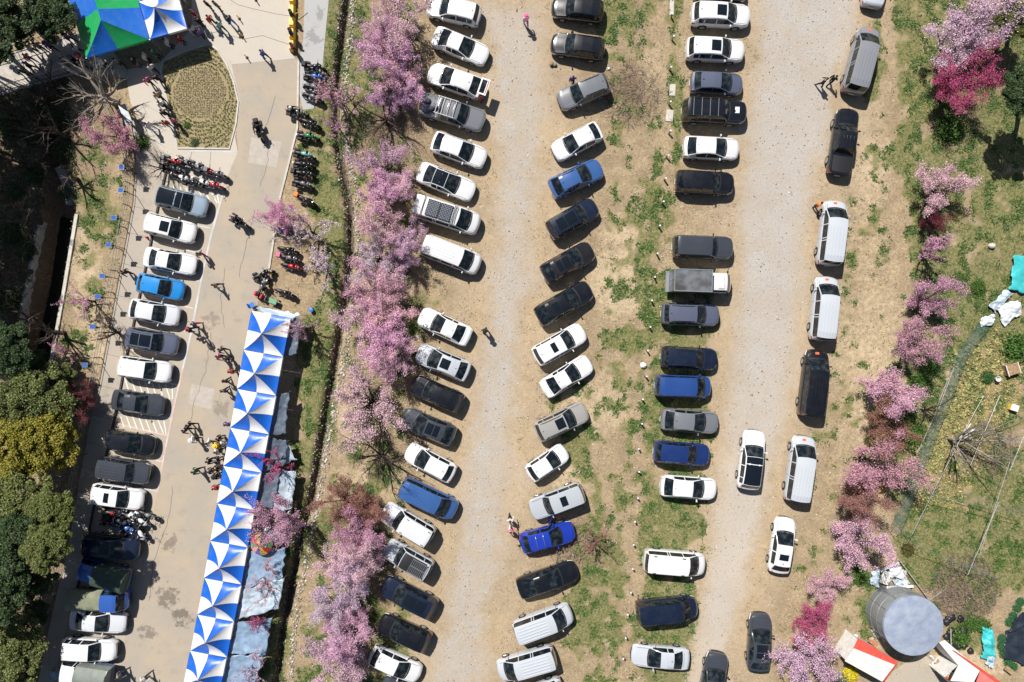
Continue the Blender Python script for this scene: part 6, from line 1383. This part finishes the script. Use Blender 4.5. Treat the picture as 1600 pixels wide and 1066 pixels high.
for k, (x, y) in enumerate([(1568,1000),(1567,1012),(1571,1024),(1578,1036),(1586,1044),(1592,952),(1586,964),(1580,974),(1597,942)]):
    bush(x, y, 8, (.045,.17,.06), '%s of the dark green shrubs edging the pond liner, from %s' % (ORD[k % 5], 'the teal sheet down' if k < 5 else 'its top corner'))
plank('brown chair frame at the pond liner',(1571,1043),(1583,1052),.4,.4,'wood',name='wooden_chair')
# ------------------------------------------------------------------ vegetable plot
m, N, L, b = new_mat('garden_net'); MATS['garden_net'] = m
tb = nd('ShaderNodeBsdfTransparent'); ms = nd('ShaderNodeMixShader'); sock(b, 'Base Color', (.09, .16, .16, 1)); sock(b, 'Roughness', .7); ms.inputs[0].default_value = .26
L.new(tb.outputs[0], ms.inputs[1]); L.new(b.outputs[0], ms.inputs[2]); L.new(ms.outputs[0], N['Material Output'].inputs[0])
NETL = [Vector(P(x, y)) for x, y in [(1534,512),(1500,560),(1482,610),(1462,660),(1440,720),(1418,780),(1398,830)]]
o = thing('net_tunnel', 'long low dark green net tunnel beside the vegetable plot', 'net tunnel', NETL[0]); vs = []; nn = 8
for i, p in enumerate(NETL):
    t = (NETL[min(i+1, 6)]-NETL[max(i-1, 0)]).normalized(); q = Vector((-t.y, t.x, 0))
    for k in range(nn+1): a = PI*k/nn; vs.append(p-NETL[0]+q*(-.5*math.cos(a))+Vector((0, 0, .5*math.sin(a)+.02)))
MB().add(vs, [(i*(nn+1)+k, i*(nn+1)+k+1, (i+1)*(nn+1)+k+1, (i+1)*(nn+1)+k) for i in range(6) for k in range(nn)]).build('net', 'garden_net', o, True)
mat('hoop_green', (.04, .16, .15), .5)
for p, t in along(NETL, 1.5):
    q = Vector((-t.y, t.x, 0)); MB().tube([p-NETL[0]+q*(-.52*math.cos(PI*k/8))+Vector((0, 0, .52*math.sin(PI*k/8))) for k in range(9)], .022, 5).build('hoop', 'hoop_green', o)
def pipes(label, name, segs_, z, r_=.03, m_='steel', cat='pipe frame', posts=()):
    b0 = Vector(P(*segs_[0][0], z)); base = Vector((b0.x, b0.y, 0)); o = thing(name, label, cat, base)
    for a, c_ in segs_: MB().tube([Vector(P(*a, z))-base, Vector(P(*c_, z))-base], r_, 5).build('pipe', m_, o)
    for p in posts: q = Vector(P(*p, z))-base; MB().tube([(q.x, q.y, 0), (q.x, q.y, z)], r_, 5).build('leg', m_, o)
pipes('white pipe rail running down beside the net tunnel', 'pipe_rail', [((1490,575),(1466,640)),((1482,590),(1462,640)),((1464,640),(1428,720)),((1428,720),(1405,770))], .35, .05, 'wood_grey', 'pipe rail', [(1490,575),(1466,640),(1428,720),(1405,770)])
pipes('left bare pipe of the hoop house frame over the plot', 'garden_trellis', [((1537,618),(1514,660)),((1514,660),(1460,765)),((1460,765),(1425,835))], 1.9, .02, 'steel', 'pipe frame', [(1537,618),(1460,765),(1425,835)])
pipes('central bare pipe crossing the vegetable plot', 'garden_trellis', [((1562,618),(1516,727))], 1.9, .022, 'steel', 'pipe frame', [(1562,618),(1516,727)])
pipes('long double bare pipe on the right of the plot', 'garden_trellis', [((1578,720),(1530,868)),((1600,680),(1578,735)),((1560,785),(1512,898))], 1.9, .02, 'steel', 'pipe frame', [(1578,720),(1530,868),(1512,898)])
pipes('upper pair of cross pipes over the green plot', 'garden_trellis', [((1452,772),(1600,805)),((1446,754),(1490,768)),((1500,770),(1600,800))], 1.95, .018, 'steel', 'pipe frame', [(1452,772)])
pipes('lower pair of cross pipes over the brush heap', 'garden_trellis', [((1404,831),(1440,848)),((1412,844),(1560,905)),((1505,880),(1548,898))], 1.95, .018, 'steel', 'pipe frame', [(1404,831),(1440,848)])
pipes('thin wires spreading from the bare tree', 'garden_trellis', [((1535,676),(1600,650)),((1565,690),(1600,688)),((1560,712),(1590,722))], 1.2, .02, 'steel', 'pipe frame', [(1535,676)])
for lab, a, c_ in [('upper of the white plastic tubes lying in the plot',(1494,690),(1516,662)),('middle white plastic tube lying in the plot',(1496,691),(1523,669)),('lowest white plastic tube lying in the plot',(1500,688),(1526,672))]: plank(lab, a, c_, .10, .12, 'white_sheet', .08, 'plastic_tube')
w = P(1583, 637, .25); o = thing('hive_box', 'white and yellow box standing in the plot', 'box', (w[0], w[1], 0), -.3); MB().box((0, 0, .2), (.62, .5, .4)).build('box_body', 'yellow_paint', o); MB().box((0, 0, .42), (.66, .54, .05)).build('lid', 'white_sheet', o)
w = P(1582, 577, .5); o = thing('raised_tub', 'brown tub with white rim beside the vegetable plot', 'tub', (w[0], w[1], 0), .3); MB().box((0, 0, .3), (1.0, .9, .6)).build('tub_body', 'wood', o)
for s_ in (-1, 1): MB().box((s_*.52, 0, .58), (.06, 1.0, .08)).build('rim', 'white_sheet', o)
rock(1593,553,.28,'dark grey boulder above the brown tub','stone'); w = P(1556, 592, .15); o = MB().lathe((0, 0, 0), [(.16, 0), (.24, .3), (.20, .3), (.14, .05)], 12).build('white_pot', 'white_sheet'); o.location = w; tag(o, 'white pot next to the dark green plant', 'pot')
# cabbages
V, F = [], []; cab = np.random.default_rng(9); pts = []
for i in range(270):
    t = cab.random(); x = 1540-115*t+cab.uniform(-42, 40)*(1-.35*t); y = 545+210*t+cab.uniform(-14, 14)
    pts.append(P(x, y))
pts = np.array(pts); C = np.repeat(pts, 16, 0)+cab.normal(size=(len(pts)*16, 3))*np.array([.09, .09, .04])+np.array([0, 0, .09]); V, F = leaf_quads(C, .17, cab, 1.0, 1.1)
o = obj('cabbage_rows', fast_mesh('cabbage_rows', V, F, ['leaf'])); o.color = (.36, .34, .13, 1); stuff(o, 'rows of yellowing cabbages in the vegetable plot', 'cabbages')
# ------------------------------------------------------------------ weeds, grass, garden tufts
def tufts(name, xy, size, blades, col, label, cat, rnd, lift=.6, gz=None):
    n = len(xy); w = np.array([P(a, c_) for a, c_ in xy]); w[:, 2] = ground_z(xy[:, 0], xy[:, 1]) if gz is None else gz
    a = rnd.random((n, blades))*6.28; l_ = size*(.5+rnd.random((n, blades))); s_ = np.stack([np.cos(a), np.sin(a)], -1)
    base = w[:, None, :]+np.concatenate([rnd.normal(size=(n, blades, 2))*size*.45, np.zeros((n, blades, 1))], -1)
    side = np.stack([-s_[..., 1], s_[..., 0]], -1)*(l_*.28)[..., None]; up_ = (l_*lift*(.3+rnd.random((n, blades))))[..., None]
    v0 = base; v1 = base+np.concatenate([s_*l_[..., None]*.55+side, up_*.7], -1); v2 = base+np.concatenate([s_*l_[..., None], up_], -1); v3 = base+np.concatenate([s_*l_[..., None]*.55-side, up_*.7], -1)
    V = np.stack([v0, v1, v2, v3], 2).reshape(-1, 3); F = np.arange(len(V)).reshape(-1, 4)
    o = obj(name, fast_mesh(name, V, F, ['leaf'])); o.color = (*col, 1); stuff(o, label, cat); return o
rnd = np.random.default_rng(21)
x = rnd.uniform(-30, 1630, 260000); y = rnd.uniform(-30, 1096, 260000); g, gr, br, sa = masks(x, y)
pave = np.maximum.reduce([sdf(x, y, q) for q in (ROADPOLY, BAYPOLY, WALKPOLY, PLAZA, PATH, GARDEN)]) < -3
clump = fbm(x, y, 14, 12, 3); ok = pave & (sdf(x, y, CHANNEL) < 0)
k1 = ok & (rnd.random(len(x)) < np.clip(gr*(clump-.30)*2.4, 0, 1)); xy = np.stack([x[k1], y[k1]], -1)
tufts('grass_weeds', xy[:55000], .09, 4, (.10, .145, .035), 'short green weeds over the verges and strips', 'weeds', rnd, .45)
k2 = ok & (gr > .35) & (clump > .60) & (rnd.random(len(x)) < .55); xy = np.stack([x[k2], y[k2]], -1)
tufts('broad_weeds', xy[:20000], .16, 6, (.085, .155, .03), 'clumps of broad leaved weeds', 'weeds', rnd, .5)
k3 = ok & (gr < .5) & (g < .35) & (rnd.random(len(x)) < np.clip((clump-.38)*.9, 0, 1)); xy = np.stack([x[k3], y[k3]], -1)
tufts('dry_grass', xy[:26000], .11, 4, (.46, .375, .245), 'dry straw grass over the strips', 'dry grass', rnd, .4)
k4 = ok & (br > .35) & (rnd.random(len(x)) < .22); xy = np.stack([x[k4], y[k4]], -1)
tufts('leaf_litter', xy[:12000], .08, 3, (.22, .15, .10), 'brown dead leaves and litter', 'leaf litter', rnd, .3)
k7 = ok & (x > 640) & (x < 1340) & (fbm(x, y, 30, 18, 3) > .46) & (rnd.random(len(x)) < .16); xy = np.stack([x[k7], y[k7]], -1)
tufts('fallen_leaves', xy[:9000], .05, 2, (.20, .125, .07), 'fallen brown leaves scattered over the gravel lanes', 'leaf litter', rnd, .3)
k5 = ok & (sdf(x, y, [(1560,505),(1600,560),(1590,625),(1500,790),(1420,800),(1440,740),(1480,620)]) > 0) & (rnd.random(len(x)) < .5); xy = np.stack([x[k5], y[k5]], -1)
tufts('straw_tufts', xy[:7000], .13, 5, (.50, .40, .17), 'straw yellow tufts over the vegetable plot', 'dry grass', rnd, .5)
k6 = ok & (sdf(x, y, [(-30,110),(105,120),(120,260),(118,345),(85,560),(-30,600)]) > 0) & (rnd.random(len(x)) < .5); xy = np.stack([x[k6], y[k6]], -1)
tufts('bank_undergrowth', xy[:7000], .17, 5, (.10, .095, .04), 'dark undergrowth on the shaded stream bank', 'undergrowth', rnd, .6)
# planted garden bed: rows of little tufts
q = []
for r_ in np.arange(4, 75, 4.6):
    for k in range(int(2*PI*r_*1.2/4.4)):
        a = 2*PI*k/int(2*PI*r_*1.2/4.4); q.append((313+r_*1.15*math.cos(a), 150+r_*1.35*math.sin(a)))
q = np.array(q); inner = (np.hypot((q[:, 0]-313)/43, (q[:, 1]-146)/42) < 1); q = q[~inner & (sdf(q[:, 0], q[:, 1], GARDEN) > 3)]
gxx, gyy = np.meshgrid(np.arange(270, 357, 3.6), np.arange(104, 190, 3.6)); gi = np.stack([gxx.ravel(), gyy.ravel()], -1); gi = gi[np.hypot((gi[:, 0]-313)/41, (gi[:, 1]-146)/40) < 1]
tufts('bed_plants', q+rnd.normal(size=q.shape)*.3,   .10, 10, (.10, .11, .03), 'rings of small green plants in the planted bed', 'bed plants', rnd, .6, .05)
tufts('bed_plants', gi+rnd.normal(size=gi.shape)*.25, .075, 9, (.17, .135, .085), 'grid of small brown plants in the middle of the bed', 'bed plants', rnd, .6, .05)
